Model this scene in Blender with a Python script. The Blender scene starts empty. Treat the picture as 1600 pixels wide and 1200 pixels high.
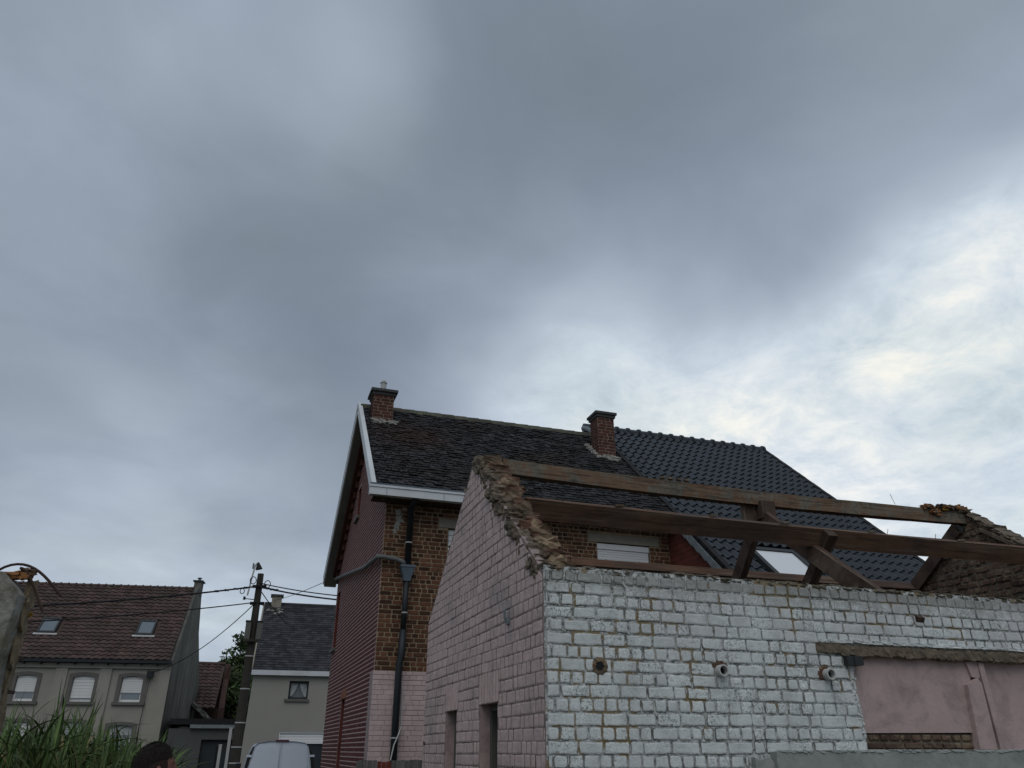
import bpy, bmesh, math, random
import numpy as np
from mathutils import Vector, Matrix, noise
from mathutils.geometry import tessellate_polygon
R = math.radians
S = bpy.context.scene
COL = S.collection

# ------------------------------------------------------------------ camera
CAM = Vector((0, 0, 1.6)); PITCH = 25.45; YAW = 18.69; FPX = 1200.0
cam_data = bpy.data.cameras.new('camera')
cam = bpy.data.objects.new('camera', cam_data); COL.objects.link(cam)
cam_data.sensor_width = 36; cam_data.lens = FPX / 1600 * 36
cam_data.clip_start = 0.05; cam_data.clip_end = 3000
cam.location = CAM; cam.rotation_euler = (R(90 + PITCH), 0, R(-YAW))
S.camera = cam

# ------------------------------------------------------------------ view
S.view_settings.view_transform = 'Standard'; S.view_settings.look = 'None'
S.view_settings.exposure = 0.06; S.view_settings.gamma = 1.0
S.view_settings.use_curve_mapping = False

# ------------------------------------------------------------------ sun
SUN = Vector((-0.22, -0.55, 0.80)).normalized()
sl = bpy.data.lights.new('sun', 'SUN'); sl.energy = 0.85; sl.angle = R(50); sl.color = (1.0, 0.97, 0.93)
so = bpy.data.objects.new('sun', sl); COL.objects.link(so)
so.rotation_euler = (-SUN).to_track_quat('-Z', 'Y').to_euler()

# ------------------------------------------------------------------ sky
W = bpy.data.worlds.new('World'); S.world = W; W.use_nodes = True
nt = W.node_tree; nt.nodes.clear()
class N:
    """tiny node helper"""
    def __init__(s, tree): s.t = tree
    def new(s, kind, **kw):
        n = s.t.nodes.new(kind)
        for k, v in kw.items(): setattr(n, k, v)
        return n
    def link(s, a, b): s.t.links.new(a, b)
    def put(s, sock, v):
        if hasattr(v, 'is_output') or hasattr(v, 'links'): s.link(v, sock)
        else: sock.default_value = v
    def math(s, op, a, b=0.0, c=None, clamp=False):
        n = s.new('ShaderNodeMath', operation=op, use_clamp=clamp)
        s.put(n.inputs[0], a); s.put(n.inputs[1], b)
        if c is not None: s.put(n.inputs[2], c)
        return n.outputs[0]
    def noise(s, vec, scale, detail=4, rough=0.55, dist=0.0):
        n = s.new('ShaderNodeTexNoise'); s.link(vec, n.inputs['Vector'])
        n.inputs['Scale'].default_value = scale; n.inputs['Detail'].default_value = detail
        n.inputs['Roughness'].default_value = rough; n.inputs['Distortion'].default_value = dist
        return n
    def ramp(s, fac, stops, interp='LINEAR'):
        n = s.new('ShaderNodeValToRGB'); n.color_ramp.interpolation = interp
        e = n.color_ramp.elements
        while len(e) < len(stops): e.new(0.5)
        for i, (p, c) in enumerate(stops):
            e[i].position = p; e[i].color = (c[0], c[1], c[2], 1) if hasattr(c, '__len__') else (c, c, c, 1)
        s.put(n.inputs[0], fac)
        return n.outputs[0]
    def mix(s, fac, a, b, blend='MIX'):
        n = s.new('ShaderNodeMix', data_type='RGBA', blend_type=blend)
        s.put(n.inputs[0], fac); 
        for i, v in ((6, a), (7, b)):
            if hasattr(v, 'links'): s.link(v, n.inputs[i])
            else: n.inputs[i].default_value = (v[0], v[1], v[2], 1)
        return n.outputs[2]
    def vmath(s, op, a, b=None, scale=None):
        n = s.new('ShaderNodeVectorMath', operation=op)
        s.put(n.inputs[0], a)
        if b is not None: s.put(n.inputs[1], b)
        if scale is not None: n.inputs['Scale'].default_value = scale
        return n
w = N(nt)
sky = w.new('ShaderNodeTexSky', sky_type='NISHITA', sun_disc=False)
sky.sun_elevation = math.asin(SUN.z); sky.sun_rotation = math.atan2(SUN.x, SUN.y)
bg_sky = w.new('ShaderNodeBackground'); w.link(sky.outputs[0], bg_sky.inputs[0]); bg_sky.inputs[1].default_value = 0.09
tc = w.new('ShaderNodeTexCoord'); D = tc.outputs['Generated']
# cloud sheet coordinates: direction projected on a flat layer of cloud
sep = w.new('ShaderNodeSeparateXYZ'); w.link(D, sep.inputs[0])
zz = w.math('ADD', w.math('MAXIMUM', sep.outputs[2], 0.0), 0.22)
comb = w.new('ShaderNodeCombineXYZ')
w.link(w.math('DIVIDE', sep.outputs[0], zz), comb.inputs[0]); w.link(w.math('DIVIDE', sep.outputs[1], zz), comb.inputs[1])
P = comb.outputs[0]
warp = w.noise(D, 3.0, 3, 0.5)
wv = w.vmath('MULTIPLY_ADD', warp.outputs['Color'], (0.20, 0.20, 0.20)); wv.inputs[2].default_value = (-0.10, -0.10, -0.10)
Dw = w.vmath('NORMALIZE', w.vmath('ADD', D, wv.outputs[0]).outputs[0]).outputs[0]
big = w.noise(P, 1.1, 4, 0.5, 0.3).outputs['Fac']
soft = w.noise(P, 2.6, 5, 0.55, 0.4).outputs['Fac']
val = w.math('ADD', 0.30, w.math('MULTIPLY', w.math('SUBTRACT', big, 0.5), 0.28))
val = w.math('ADD', val, w.math('MULTIPLY', w.math('SUBTRACT', soft, 0.5), 0.30))
# thick and thin places of the cloud deck (direction, strength, sharpness)
LOBES = [((0.80, 0.49, 0.36), 0.15, 8), ((0.70, 0.60, 0.42), 0.12, 30), ((0.52, 0.80, 0.33), 0.20, 26), ((0.33, 0.86, 0.40), 0.24, 70), ((0.24, 0.86, 0.44), 0.10, 200), ((0.38, 0.78, 0.49), 0.09, 160), ((0.60, 0.72, 0.34), 0.10, 60), ((0.82, 0.52, 0.22), -0.06, 60),
         ((0.71, 0.52, 0.475), 0.09, 260), ((0.675, 0.61, 0.43), 0.02, 500), ((0.53, 0.76, 0.385), 0.07, 500), ((0.70, 0.64, 0.33), -0.06, 120),
         ((0.42, 0.78, 0.46), 0.09, 90),
         ((0.05, 0.68, 0.73), 0.15, 220), ((0.02, 0.76, 0.64), 0.07, 260), ((0.15, 0.66, 0.74), -0.07, 120), ((0.09, 0.74, 0.66), 0.08, 160), ((-0.23, 0.74, 0.63), 0.08, 60), ((0.16, 0.80, 0.57), 0.06, 120), ((-0.05, 0.90, 0.42), 0.04, 90), ((-0.12, 0.66, 0.74), 0.08, 60),
         ((0.27, 0.68, 0.68), -0.10, 16), ((-0.02, 0.84, 0.56), -0.07, 60), ((0.09, 0.88, 0.47), -0.13, 60), ((0.54, 0.60, 0.60), -0.13, 24),
         ((0.20, 0.80, 0.55), -0.06, 40), ((-0.10, 0.98, 0.14), 0.24, 60), ((-0.30, 0.93, 0.20), 0.10, 30), ((0.05, 0.97, 0.22), 0.06, 60), ((0.55, 0.45, 0.72), 0.03, 40),
         ((-0.25, 0.90, 0.36), -0.02, 30)]
for d, a, k in LOBES:
    d = Vector(d).normalized()
    dp = w.vmath('DOT_PRODUCT', Dw, tuple(d)).outputs['Value']
    g = w.math('POWER', math.e, w.math('MULTIPLY', w.math('SUBTRACT', dp, 1.0), float(k)))
    val = w.math('ADD', val, w.math('MULTIPLY', g, float(a)))
# the dark deck ends along a slanting front towards the bright south
dp = w.vmath('DOT_PRODUCT', Dw, (0.5866, 0.1314, -0.7992)).outputs['Value']
mrn = w.new('ShaderNodeMapRange', interpolation_type='SMOOTHSTEP'); mrn.inputs['From Min'].default_value = -0.05; mrn.inputs['From Max'].default_value = 0.11
w.link(dp, mrn.inputs['Value'])
dq = w.vmath('DOT_PRODUCT', Dw, tuple(Vector((0.74, 0.58, 0.36)).normalized())).outputs['Value']
g = w.math('POWER', math.e, w.math('MULTIPLY', w.math('SUBTRACT', dq, 1.0), 3.5))
val = w.math('ADD', val, w.math('MULTIPLY', w.math('MULTIPLY', mrn.outputs[0], g), 0.27))
# crisp broken edges only where the deck is thin and bright
fine = w.noise(P, 6.5, 9, 0.68, 0.35).outputs['Fac']
thin = w.math('MULTIPLY', w.math('SUBTRACT', val, 0.52, clamp=True), 2.2, clamp=True)
val = w.math('ADD', val, w.math('MULTIPLY', w.math('MULTIPLY', w.math('SUBTRACT', fine, 0.50), 1.15), thin))
colr = w.ramp(val, [(0.0, (0.150, 0.182, 0.228)), (0.22, (0.222, 0.265, 0.328)), (0.40, (0.325, 0.378, 0.458)), (0.55, (0.44, 0.505, 0.59)),
                    (0.72, (0.60, 0.68, 0.76)), (0.86, (0.76, 0.81, 0.85)), (1.0, (0.95, 0.94, 0.90))])
tint = w.noise(P, 1.7, 2, 0.5).outputs['Fac']
colr = w.mix(w.ramp(tint, [(0.42, 0.0), (0.62, 1.0)]), colr, (1.0, 1.0, 0.955), 'MULTIPLY')
bg_cl = w.new('ShaderNodeBackground'); w.link(colr, bg_cl.inputs[0]); bg_cl.inputs[1].default_value = 1.0
mx = w.new('ShaderNodeMixShader'); mx.inputs[0].default_value = 0.93
w.link(bg_sky.outputs[0], mx.inputs[1]); w.link(bg_cl.outputs[0], mx.inputs[2])
wo = w.new('ShaderNodeOutputWorld'); w.link(mx.outputs[0], wo.inputs[0])

# ------------------------------------------------------------------ materials
MATS = {}
def material(name, base, rough=0.85, var=0.25, nscale=6.0, dark=None, darkamt=0.0, dscale=2.0, tone=0.0, bump=0.25, bscale=60.0,
             extra=None, metallic=0.0, spec=0.3, alt=None, altpos=(0.5, 0.65), ascale=3.0):
    """procedural surface: base colour, per-piece tone, mottling, blotches of a second and third colour, fine relief"""
    if name in MATS: return MATS[name]
    m = bpy.data.materials.new(name); m.use_nodes = True
    t = m.node_tree; b = t.nodes['Principled BSDF']; n = N(t)
    geo = n.new('ShaderNodeNewGeometry'); P = geo.outputs['Position']
    c = n.mix(1.0, base, n.ramp(n.noise(P, nscale, 5, 0.6).outputs['Fac'], [(0.25, 1 - var), (0.75, 1 + var)]), 'MULTIPLY')
    if tone:
        at = n.new('ShaderNodeAttribute', attribute_name='tone')
        c = n.mix(1.0, c, n.ramp(at.outputs['Fac'], [(0.0, 1 - tone), (1.0, 1 + tone)]), 'MULTIPLY')
    if alt:
        f = n.ramp(n.noise(P, ascale, 5, 0.6, 0.3).outputs['Fac'], [(altpos[0], 0.0), (altpos[1], 1.0)])
        c = n.mix(f, c, alt)
    if dark:
        f = n.ramp(n.noise(P, dscale, 8, 0.7, 0.5).outputs['Fac'], [(0.48, 0.0), (0.68, darkamt)])
        c = n.mix(f, c, dark)
    if extra: c = extra(n, P, c)
    n.link(c, b.inputs['Base Color'])
    b.inputs['Roughness'].default_value = rough; b.inputs['Metallic'].default_value = metallic
    b.inputs['Specular IOR Level'].default_value = spec
    if bump:
        bp = n.new('ShaderNodeBump'); bp.inputs['Strength'].default_value = bump; bp.inputs['Distance'].default_value = 0.01
        n.link(n.noise(P, bscale, 6, 0.65).outputs['Fac'], bp.inputs['Height']); n.link(bp.outputs[0], b.inputs['Normal'])
    MATS[name] = m
    return m

def white_flakes(n, P, c):
    # dark lichen speckle, hairline cracks, blue-grey and ochre bleeding through old limewash
    sp = n.noise(P, 48, 7, 0.8, 0.9).outputs['Fac']
    msk = n.ramp(n.noise(P, 5.0, 4, 0.6).outputs['Fac'], [(0.36, 0.15), (0.58, 1.0)])
    at = n.new('ShaderNodeAttribute', attribute_name='tone')
    f = n.math('MULTIPLY', n.ramp(sp, [(0.505, 0.0), (0.575, 0.9)]), n.math('MULTIPLY', msk, n.ramp(at.outputs['Fac'], [(0.15, 0.05), (0.5, 0.45), (0.85, 1.0)])))
    c = n.mix(f, c, (0.055, 0.065, 0.06))
    vo = n.new('ShaderNodeTexVoronoi', feature='DISTANCE_TO_EDGE'); n.link(n.vmath('ADD', P, n.noise(P, 9, 3, 0.5).outputs['Color']).outputs[0], vo.inputs['Vector']); vo.inputs['Scale'].default_value = 22
    cr = n.math('MULTIPLY', n.ramp(vo.outputs['Distance'], [(0.0, 1.0), (0.06, 0.0)]), n.ramp(n.noise(P, 4.2, 3, 0.6).outputs['Fac'], [(0.42, 0.0), (0.58, 0.85)]))
    c = n.mix(cr, c, (0.09, 0.10, 0.095))
    fl = n.ramp(n.noise(P, 22, 5, 0.7, 0.4).outputs['Fac'], [(0.66, 0.0), (0.70, 0.9)])
    c = n.mix(fl, c, (0.27, 0.21, 0.13))
    # paint flaked off along the arrises: dark in most joints, ochre where the mortar shows
    ed = n.new('ShaderNodeAttribute', attribute_name='edge').outputs['Fac']
    rg = n.math('ADD', n.math('MULTIPLY', ed, 0.42), n.math('MULTIPLY', n.noise(P, 30, 6, 0.75, 0.6).outputs['Fac'], 0.9))
    wr = n.math('MULTIPLY', n.ramp(n.noise(P, 3.0, 4, 0.6).outputs['Fac'], [(0.38, 0.15), (0.60, 1.0)]), n.ramp(rg, [(0.66, 0.0), (0.72, 1.0)]))
    a = n.noise(P, 1.5, 3, 0.5).outputs['Fac']; b = n.noise(P, 8.0, 4, 0.6).outputs['Fac']
    oc = n.ramp(n.math('ADD', n.math('MULTIPLY', a, 0.6), n.math('MULTIPLY', b, 0.4)), [(0.525, 0.0), (0.555, 1.0)])
    c = n.mix(wr, c, n.mix(oc, (0.15, 0.155, 0.145), (0.225, 0.175, 0.095)))
    # soot and run-off under the open wall head
    sz = n.new('ShaderNodeSeparateXYZ'); n.link(P, sz.inputs[0])
    top = n.ramp(n.math('SUBTRACT', sz.outputs[2], n.math('MULTIPLY', n.noise(P, 14, 4, 0.7).outputs['Fac'], 0.22)), [(0.0, 0.0), (1.0, 0.0)])
    mr = n.new('ShaderNodeMapRange'); mr.inputs['From Min'].default_value = 2.70; mr.inputs['From Max'].default_value = 2.86
    n.link(n.math('SUBTRACT', sz.outputs[2], n.math('MULTIPLY', n.math('SUBTRACT', n.noise(P, 11, 4, 0.7).outputs['Fac'], 0.5), 0.35)), mr.inputs['Value'])
    c = n.mix(n.math('MULTIPLY', mr.outputs[0], 0.65), c, (0.14, 0.135, 0.11))
    st = n.vmath('MULTIPLY', P, (5.0, 5.0, 0.7)).outputs[0]     # damp runs down the wall
    c = n.mix(n.ramp(n.noise(st, 1.0, 4, 0.6).outputs['Fac'], [(0.52, 0.0), (0.70, 0.38)]), c, (0.33, 0.34, 0.33))
    return n.mix(n.ramp(n.noise(P, 0.9, 3, 0.5).outputs['Fac'], [(0.50, 0.0), (0.64, 0.3)]), c, (0.42, 0.40, 0.41))
def joint_wear(n, P, c):
    # joints: paint left in some, soot-dark in others, bare ochre mortar where the paint has gone
    dk = n.ramp(n.noise(P, 24, 5, 0.7, 0.5).outputs['Fac'], [(0.47, 0.0), (0.56, 0.85)])
    c = n.mix(dk, c, (0.09, 0.095, 0.085))
    a = n.noise(P, 1.5, 3, 0.5).outputs['Fac']; b = n.noise(P, 8.0, 4, 0.6).outputs['Fac']
    oc = n.ramp(n.math('ADD', n.math('MULTIPLY', a, 0.6), n.math('MULTIPLY', b, 0.4)), [(0.525, 0.0), (0.555, 0.9)])
    return n.mix(oc, c, (0.225, 0.170, 0.090))
def streaks(n, P, c):
    v = n.vmath('MULTIPLY', P, (3.2, 3.2, 0.22)).outputs[0]
    return n.mix(n.ramp(n.noise(v, 1.0, 5, 0.65).outputs['Fac'], [(0.42, 0.0), (0.60, 0.8)]), c, (0.075, 0.075, 0.07))
def tile_stain(n, P, c):
    v = n.vmath('MULTIPLY', P, (2.6, 0.5, 0.5)).outputs[0]
    c = n.mix(n.ramp(n.noise(v, 1.0, 5, 0.7).outputs['Fac'], [(0.56, 0.0), (0.70, 0.6)]), c, (0.055, 0.05, 0.045))
    return n.mix(n.ramp(n.noise(P, 9, 4, 0.7).outputs['Fac'], [(0.62, 0.0), (0.72, 0.5)]), c, (0.17, 0.15, 0.13))
def grain(dirv):
    def f(n, P, c):
        v = n.vmath('MULTIPLY', P, dirv).outputs[0]
        g = n.noise(v, 1.0, 6, 0.7, 0.3).outputs['Fac']
        c = n.mix(n.ramp(g, [(0.40, 0.65), (0.50, 0.0)]), c, (0.03, 0.018, 0.012))
        g2 = n.noise(n.vmath('MULTIPLY', P, tuple(q * 0.45 for q in dirv)).outputs[0], 1.0, 4, 0.6, 0.2).outputs['Fac']
        return n.mix(n.ramp(g2, [(0.54, 0.0), (0.68, 0.6)]), c, (0.20, 0.155, 0.115))
    return f
def pink_wear(n, P, c):
    sp = n.noise(P, 45, 6, 0.75, 0.4).outputs['Fac']
    c = n.mix(n.ramp(sp, [(0.60, 0.0), (0.68, 0.55)]), c, (0.12, 0.10, 0.10))
    ed = n.new('ShaderNodeAttribute', attribute_name='edge').outputs['Fac']
    rg = n.math('ADD', n.math('MULTIPLY', ed, 0.40), n.math('MULTIPLY', n.noise(P, 26, 6, 0.75, 0.6).outputs['Fac'], 0.9))
    c = n.mix(n.math('MULTIPLY', n.ramp(rg, [(0.68, 0.0), (0.80, 0.5)]), n.ramp(n.noise(P, 2.2, 4, 0.6).outputs['Fac'], [(0.36, 0.3), (0.62, 1.0)])), c, (0.19, 0.15, 0.14))
    st = n.vmath('MULTIPLY', P, (5.0, 5.0, 0.5)).outputs[0]
    c = n.mix(n.ramp(n.noise(st, 1.0, 5, 0.65).outputs['Fac'], [(0.54, 0.0), (0.72, 0.45)]), c, (0.29, 0.25, 0.24))
    gr = n.ramp(n.noise(P, 1.6, 5, 0.65, 0.6).outputs['Fac'], [(0.52, 0.0), (0.68, 0.6)])
    return n.mix(gr, c, (0.27, 0.255, 0.25))
def moss_roof(n, P, c):
    ln = n.vmath('LENGTH', n.vmath('SUBTRACT', P, (2.75, 14.6, 7.4)).outputs[0]).outputs['Value']
    ln = n.math('ADD', ln, n.math('MULTIPLY', n.noise(P, 1.6, 4, 0.6).outputs['Fac'], 1.2))
    c = n.mix(n.ramp(n.math('MULTIPLY', ln, 0.4), [(0.36, 0.8), (0.70, 0.0)]), c, (0.030, 0.012, 0.008))
    g = n.ramp(n.noise(P, 0.55, 4, 0.6, 0.4).outputs['Fac'], [(0.54, 0.0), (0.66, 0.7)])
    c = n.mix(g, c, (0.022, 0.013, 0.008))
    sp = n.ramp(n.noise(P, 13, 5, 0.75).outputs['Fac'], [(0.58, 0.0), (0.68, 0.85)])
    return n.mix(sp, c, (0.12, 0.122, 0.115))

M = dict(
 white_brick=material('white_brick', (0.68, 0.72, 0.71), 0.9, 0.12, 9, tone=0.10, bump=0.5, bscale=45, extra=white_flakes),
 white_mortar=material('white_mortar', (0.50, 0.52, 0.51), 0.95, 0.35, 30, bump=0.7, bscale=50, extra=joint_wear),
 pink_brick=material('pink_brick', (0.56, 0.43, 0.405), 0.85, 0.16, 9, tone=0.06, bump=0.9, bscale=22, extra=pink_wear),
 pink_mortar=material('pink_mortar', (0.30, 0.24, 0.23), 0.9, 0.4, 12, bump=0.5, dark=(0.04, 0.035, 0.035), darkamt=0.95, dscale=5),
 pink_plaster=material('pink_plaster', (0.45, 0.34, 0.325), 0.85, 0.12, 2.5, bump=0.5, bscale=25, dark=(0.15, 0.12, 0.12), darkamt=0.55, dscale=3),
 rubble=material('rubble', (0.105, 0.066, 0.048), 0.95, 0.4, 10, tone=0.5, bump=0.9, bscale=35, alt=(0.20, 0.155, 0.105), altpos=(0.5, 0.62), ascale=7),
 rubble_mortar=material('rubble_mortar', (0.155, 0.125, 0.092), 0.95, 0.45, 14, bump=1.0, bscale=22, dark=(0.05, 0.04, 0.035), darkamt=0.8, dscale=6),
 top_brick=material('top_brick', (0.215, 0.16, 0.105), 0.95, 0.45, 16, tone=0.5, bump=1.0, bscale=30, alt=(0.125, 0.065, 0.045), altpos=(0.46, 0.54), ascale=5, dark=(0.05, 0.045, 0.035), darkamt=0.8, dscale=8),
 brown_brick=material('brown_brick', (0.098, 0.043, 0.024), 0.9, 0.35, 8, tone=0.6, bump=0.6, bscale=50, dark=(0.035, 0.022, 0.018), darkamt=0.4, dscale=2),
 brown_mortar=material('brown_mortar', (0.27, 0.205, 0.13), 0.95, 0.3, 6, bump=0.4, dark=(0.13, 0.10, 0.08), darkamt=0.6, dscale=1.1),
 house_pink=material('house_pink', (0.50, 0.395, 0.385), 0.85, 0.12, 4, tone=0.08, bump=0.4, bscale=40),
 house_pink_mortar=material('house_pink_mortar', (0.31, 0.25, 0.25), 0.9, 0.3, 12, bump=0.4),
 red_brick=material('red_brick', (0.095, 0.026, 0.025), 0.85, 0.25, 8, tone=0.25, bump=0.3),
 red_mortar=material('red_mortar', (0.48, 0.36, 0.34), 0.9, 0.2, 5, bump=0.2),
 side_red=material('side_red', (0.12, 0.036, 0.027), 0.85, 0.25, 5, tone=0.2, bump=0.3),
 chimney_brick=material('chimney_brick', (0.072, 0.028, 0.021), 0.9, 0.3, 9, tone=0.35, bump=0.5),
 chimney_mortar=material('chimney_mortar', (0.22, 0.165, 0.125), 0.95, 0.3, 9, bump=0.4),
 slate=material('slate', (0.021, 0.021, 0.023), 0.75, 0.4, 12, tone=0.75, bump=0.9, bscale=30, extra=moss_roof, spec=0.25),
 ridge_moss=material('ridge_moss', (0.070, 0.068, 0.052), 0.95, 0.35, 8, tone=0.25, bump=0.6, alt=(0.10, 0.11, 0.07), ascale=2.2),
 pantile=material('pantile', (0.024, 0.030, 0.036), 0.30, 0.15, 5, tone=0.18, bump=0.1, spec=0.5),
 red_tile=material('red_tile', (0.080, 0.052, 0.046), 0.8, 0.25, 2.2, tone=0.3, bump=0.3, alt=(0.060, 0.045, 0.04), altpos=(0.5, 0.65), ascale=1.2, extra=tile_stain),
 small_slate=material('small_slate', (0.034, 0.035, 0.040), 0.8, 0.3, 5, tone=0.5, bump=0.3, alt=(0.06, 0.06, 0.06), altpos=(0.6, 0.72), ascale=3),
 zinc_white=material('zinc_white', (0.60, 0.63, 0.65), 0.55, 0.05, 2, bump=0.05, dark=(0.4, 0.4, 0.38), darkamt=0.4, dscale=1.2),
 soffit=material('soffit', (0.17, 0.17, 0.155), 0.9, 0.2, 3, bump=0.2),
 white_pvc=material('white_pvc', (0.72, 0.73, 0.72), 0.5, 0.04, 2, bump=0.0),
 off_white=material('off_white', (0.50, 0.51, 0.49), 0.6, 0.06, 2, bump=0.0),
 dark_pipe=material('dark_pipe', (0.018, 0.022, 0.026), 0.5, 0.2, 3, bump=0.1),
 grey_pipe=material('grey_pipe', (0.13, 0.135, 0.13), 0.7, 0.2, 4, bump=0.1),
 hopper=material('hopper', (0.10, 0.13, 0.16), 0.6, 0.15, 6, bump=0.1),
 lead=material('lead', (0.18, 0.21, 0.22), 0.6, 0.25, 8, tone=0.2, bump=0.3),
 stone=material('stone', (0.26, 0.24, 0.19), 0.9, 0.15, 6, bump=0.3),
 cement=material('cement', (0.30, 0.29, 0.26), 0.95, 0.25, 12, bump=0.7),
 timber=material('timber', (0.13, 0.070, 0.042), 0.85, 0.3, 3, bump=0.4, bscale=30, alt=(0.085, 0.055, 0.042), altpos=(0.45, 0.6), ascale=1.2, extra=grain((1.6, 40, 40))),
 old_timber=material('old_timber', (0.165, 0.105, 0.066), 0.9, 0.3, 4, bump=0.6, bscale=30, alt=(0.20, 0.185, 0.15), altpos=(0.46, 0.58), ascale=5, extra=grain((1.6, 40, 40)), dark=(0.05, 0.045, 0.03), darkamt=0.8, dscale=5),
 dark_timber=material('dark_timber', (0.080, 0.053, 0.040), 0.9, 0.3, 4, bump=0.5, bscale=30, extra=grain((38, 5, 5))),
 foam=material('foam', (0.27, 0.125, 0.045), 0.9, 0.4, 18, bump=0.8, bscale=50, dark=(0.10, 0.06, 0.05), darkamt=0.8, dscale=14),
 yellow=material('yellow', (0.36, 0.21, 0.035), 0.9, 0.4, 18, bump=0.8),
 concrete=material('concrete', (0.24, 0.235, 0.21), 0.95, 0.35, 12, bump=1.0, bscale=30, alt=(0.15, 0.135, 0.10), altpos=(0.5, 0.62), ascale=7, dark=(0.045, 0.045, 0.03), darkamt=0.85, dscale=6),
 clay_render=material('clay_render', (0.20, 0.16, 0.105), 0.95, 0.4, 12, bump=1.0, bscale=30, dark=(0.07, 0.05, 0.03), darkamt=0.7, dscale=9),
 plinth=material('plinth', (0.30, 0.32, 0.30), 0.95, 0.15, 3.5, bump=0.6, bscale=14, dark=(0.17, 0.20, 0.19), darkamt=0.6, dscale=5),
 rust=material('rust', (0.05, 0.03, 0.022), 0.8, 0.3, 20, bump=0.3),
 black=material('black', (0.012, 0.012, 0.013), 0.7, 0.2, 5, bump=0.0),
 render_grey=material('render_grey', (0.30, 0.285, 0.25), 0.95, 0.12, 1.2, bump=0.2, bscale=20),
 render_band=material('render_band', (0.135, 0.13, 0.118), 0.9, 0.1, 2, bump=0.2),
 gable_grey=material('gable_grey', (0.15, 0.145, 0.13), 0.95, 0.25, 1.1, bump=0.3, extra=streaks),
 render_b=material('render_b', (0.32, 0.31, 0.275), 0.95, 0.05, 1, bump=0.15),
 garage=material('garage', (0.085, 0.09, 0.088), 0.9, 0.1, 2, bump=0.1),
 garage_door=material('garage_door', (0.026, 0.032, 0.038), 0.6, 0.1, 3, bump=0.0),
 frame_dark=material('frame_dark', (0.03, 0.033, 0.035), 0.5, 0.1, 3, bump=0.0),
 curtain=material('curtain', (0.42, 0.45, 0.45), 0.9, 0.1, 6, bump=0.0),
 pole=material('pole', (0.040, 0.036, 0.030), 0.9, 0.3, 4, bump=0.3),
 galv=material('galv', (0.42, 0.42, 0.41), 0.6, 0.1, 6, bump=0.0),
 boxmat=material('boxmat', (0.11, 0.115, 0.10), 0.7, 0.1, 6, bump=0.0),
 earth=material('earth', (0.10, 0.085, 0.06), 0.95, 0.3, 1.5, alt=(0.06, 0.09, 0.03), ascale=0.4, bump=0.6, bscale=8),
 asphalt=material('asphalt', (0.055, 0.055, 0.055), 0.9, 0.2, 3, bump=0.3),
 maize=material('maize', (0.058, 0.098, 0.026), 0.6, 0.35, 4, tone=0.65, bump=0.1, alt=(0.15, 0.16, 0.055), altpos=(0.58, 0.72), ascale=5),
 stalk=material('stalk', (0.09, 0.12, 0.04), 0.6, 0.2, 5, bump=0.0),
 leaf=material('leaf', (0.036, 0.062, 0.018), 0.7, 0.4, 3, tone=0.5, bump=0.0, alt=(0.075, 0.10, 0.03), ascale=1.2),
 bark=material('bark', (0.05, 0.04, 0.03), 0.9, 0.3, 4, bump=0.4),
 van=material('van', (0.52, 0.58, 0.66), 0.28, 0.02, 1, bump=0.0, spec=0.5),
 tail_red=material('tail_red', (0.12, 0.012, 0.03), 0.3, 0.1, 3, bump=0.0),
 rubber=material('rubber', (0.02, 0.02, 0.02), 0.8, 0.1, 5, bump=0.0),
 skin=material('skin', (0.20, 0.09, 0.065), 0.6, 0.08, 30, bump=0.15, bscale=300),
 stubble=material('stubble', (0.030, 0.017, 0.014), 0.85, 0.3, 160, bump=0.4, bscale=300),
 hair=material('hair', (0.014, 0.009, 0.007), 0.75, 0.5, 90, bump=0.9, bscale=260),
 shirt=material('shirt', (0.03, 0.035, 0.05), 0.9, 0.15, 12, bump=0.3),
 trousers=material('trousers', (0.05, 0.055, 0.07), 0.9, 0.15, 12, bump=0.3),
 board=material('board', (0.125, 0.125, 0.115), 0.9, 0.3, 5, tone=0.25, bump=0.4),
 red_board=material('red_board', (0.13, 0.028, 0.018), 0.8, 0.3, 6, bump=0.3),
 roofing=material('roofing', (0.07, 0.07, 0.07), 0.9, 0.2, 3, bump=0.3),
)
g = bpy.data.materials.new('glass'); g.use_nodes = True; gb = g.node_tree.nodes['Principled BSDF']
gb.inputs['Base Color'].default_value = (0.10, 0.13, 0.15, 1); gb.inputs['Roughness'].default_value = 0.04; gb.inputs['Specular IOR Level'].default_value = 1.0
gb.inputs['Metallic'].default_value = 0.0; gb.inputs['IOR'].default_value = 1.8
M['glass'] = g
g2 = bpy.data.materials.new('skylight_painted_reflection'); g2.use_nodes = True; gb = g2.node_tree.nodes['Principled BSDF']
gb.inputs['Base Color'].default_value = (0.72, 0.75, 0.77, 1); gb.inputs['Roughness'].default_value = 0.15; gb.inputs['Specular IOR Level'].default_value = 0.8  # pale base colour paints the bright sky's reflection into the pane
M['painted_reflection'] = g2

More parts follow.
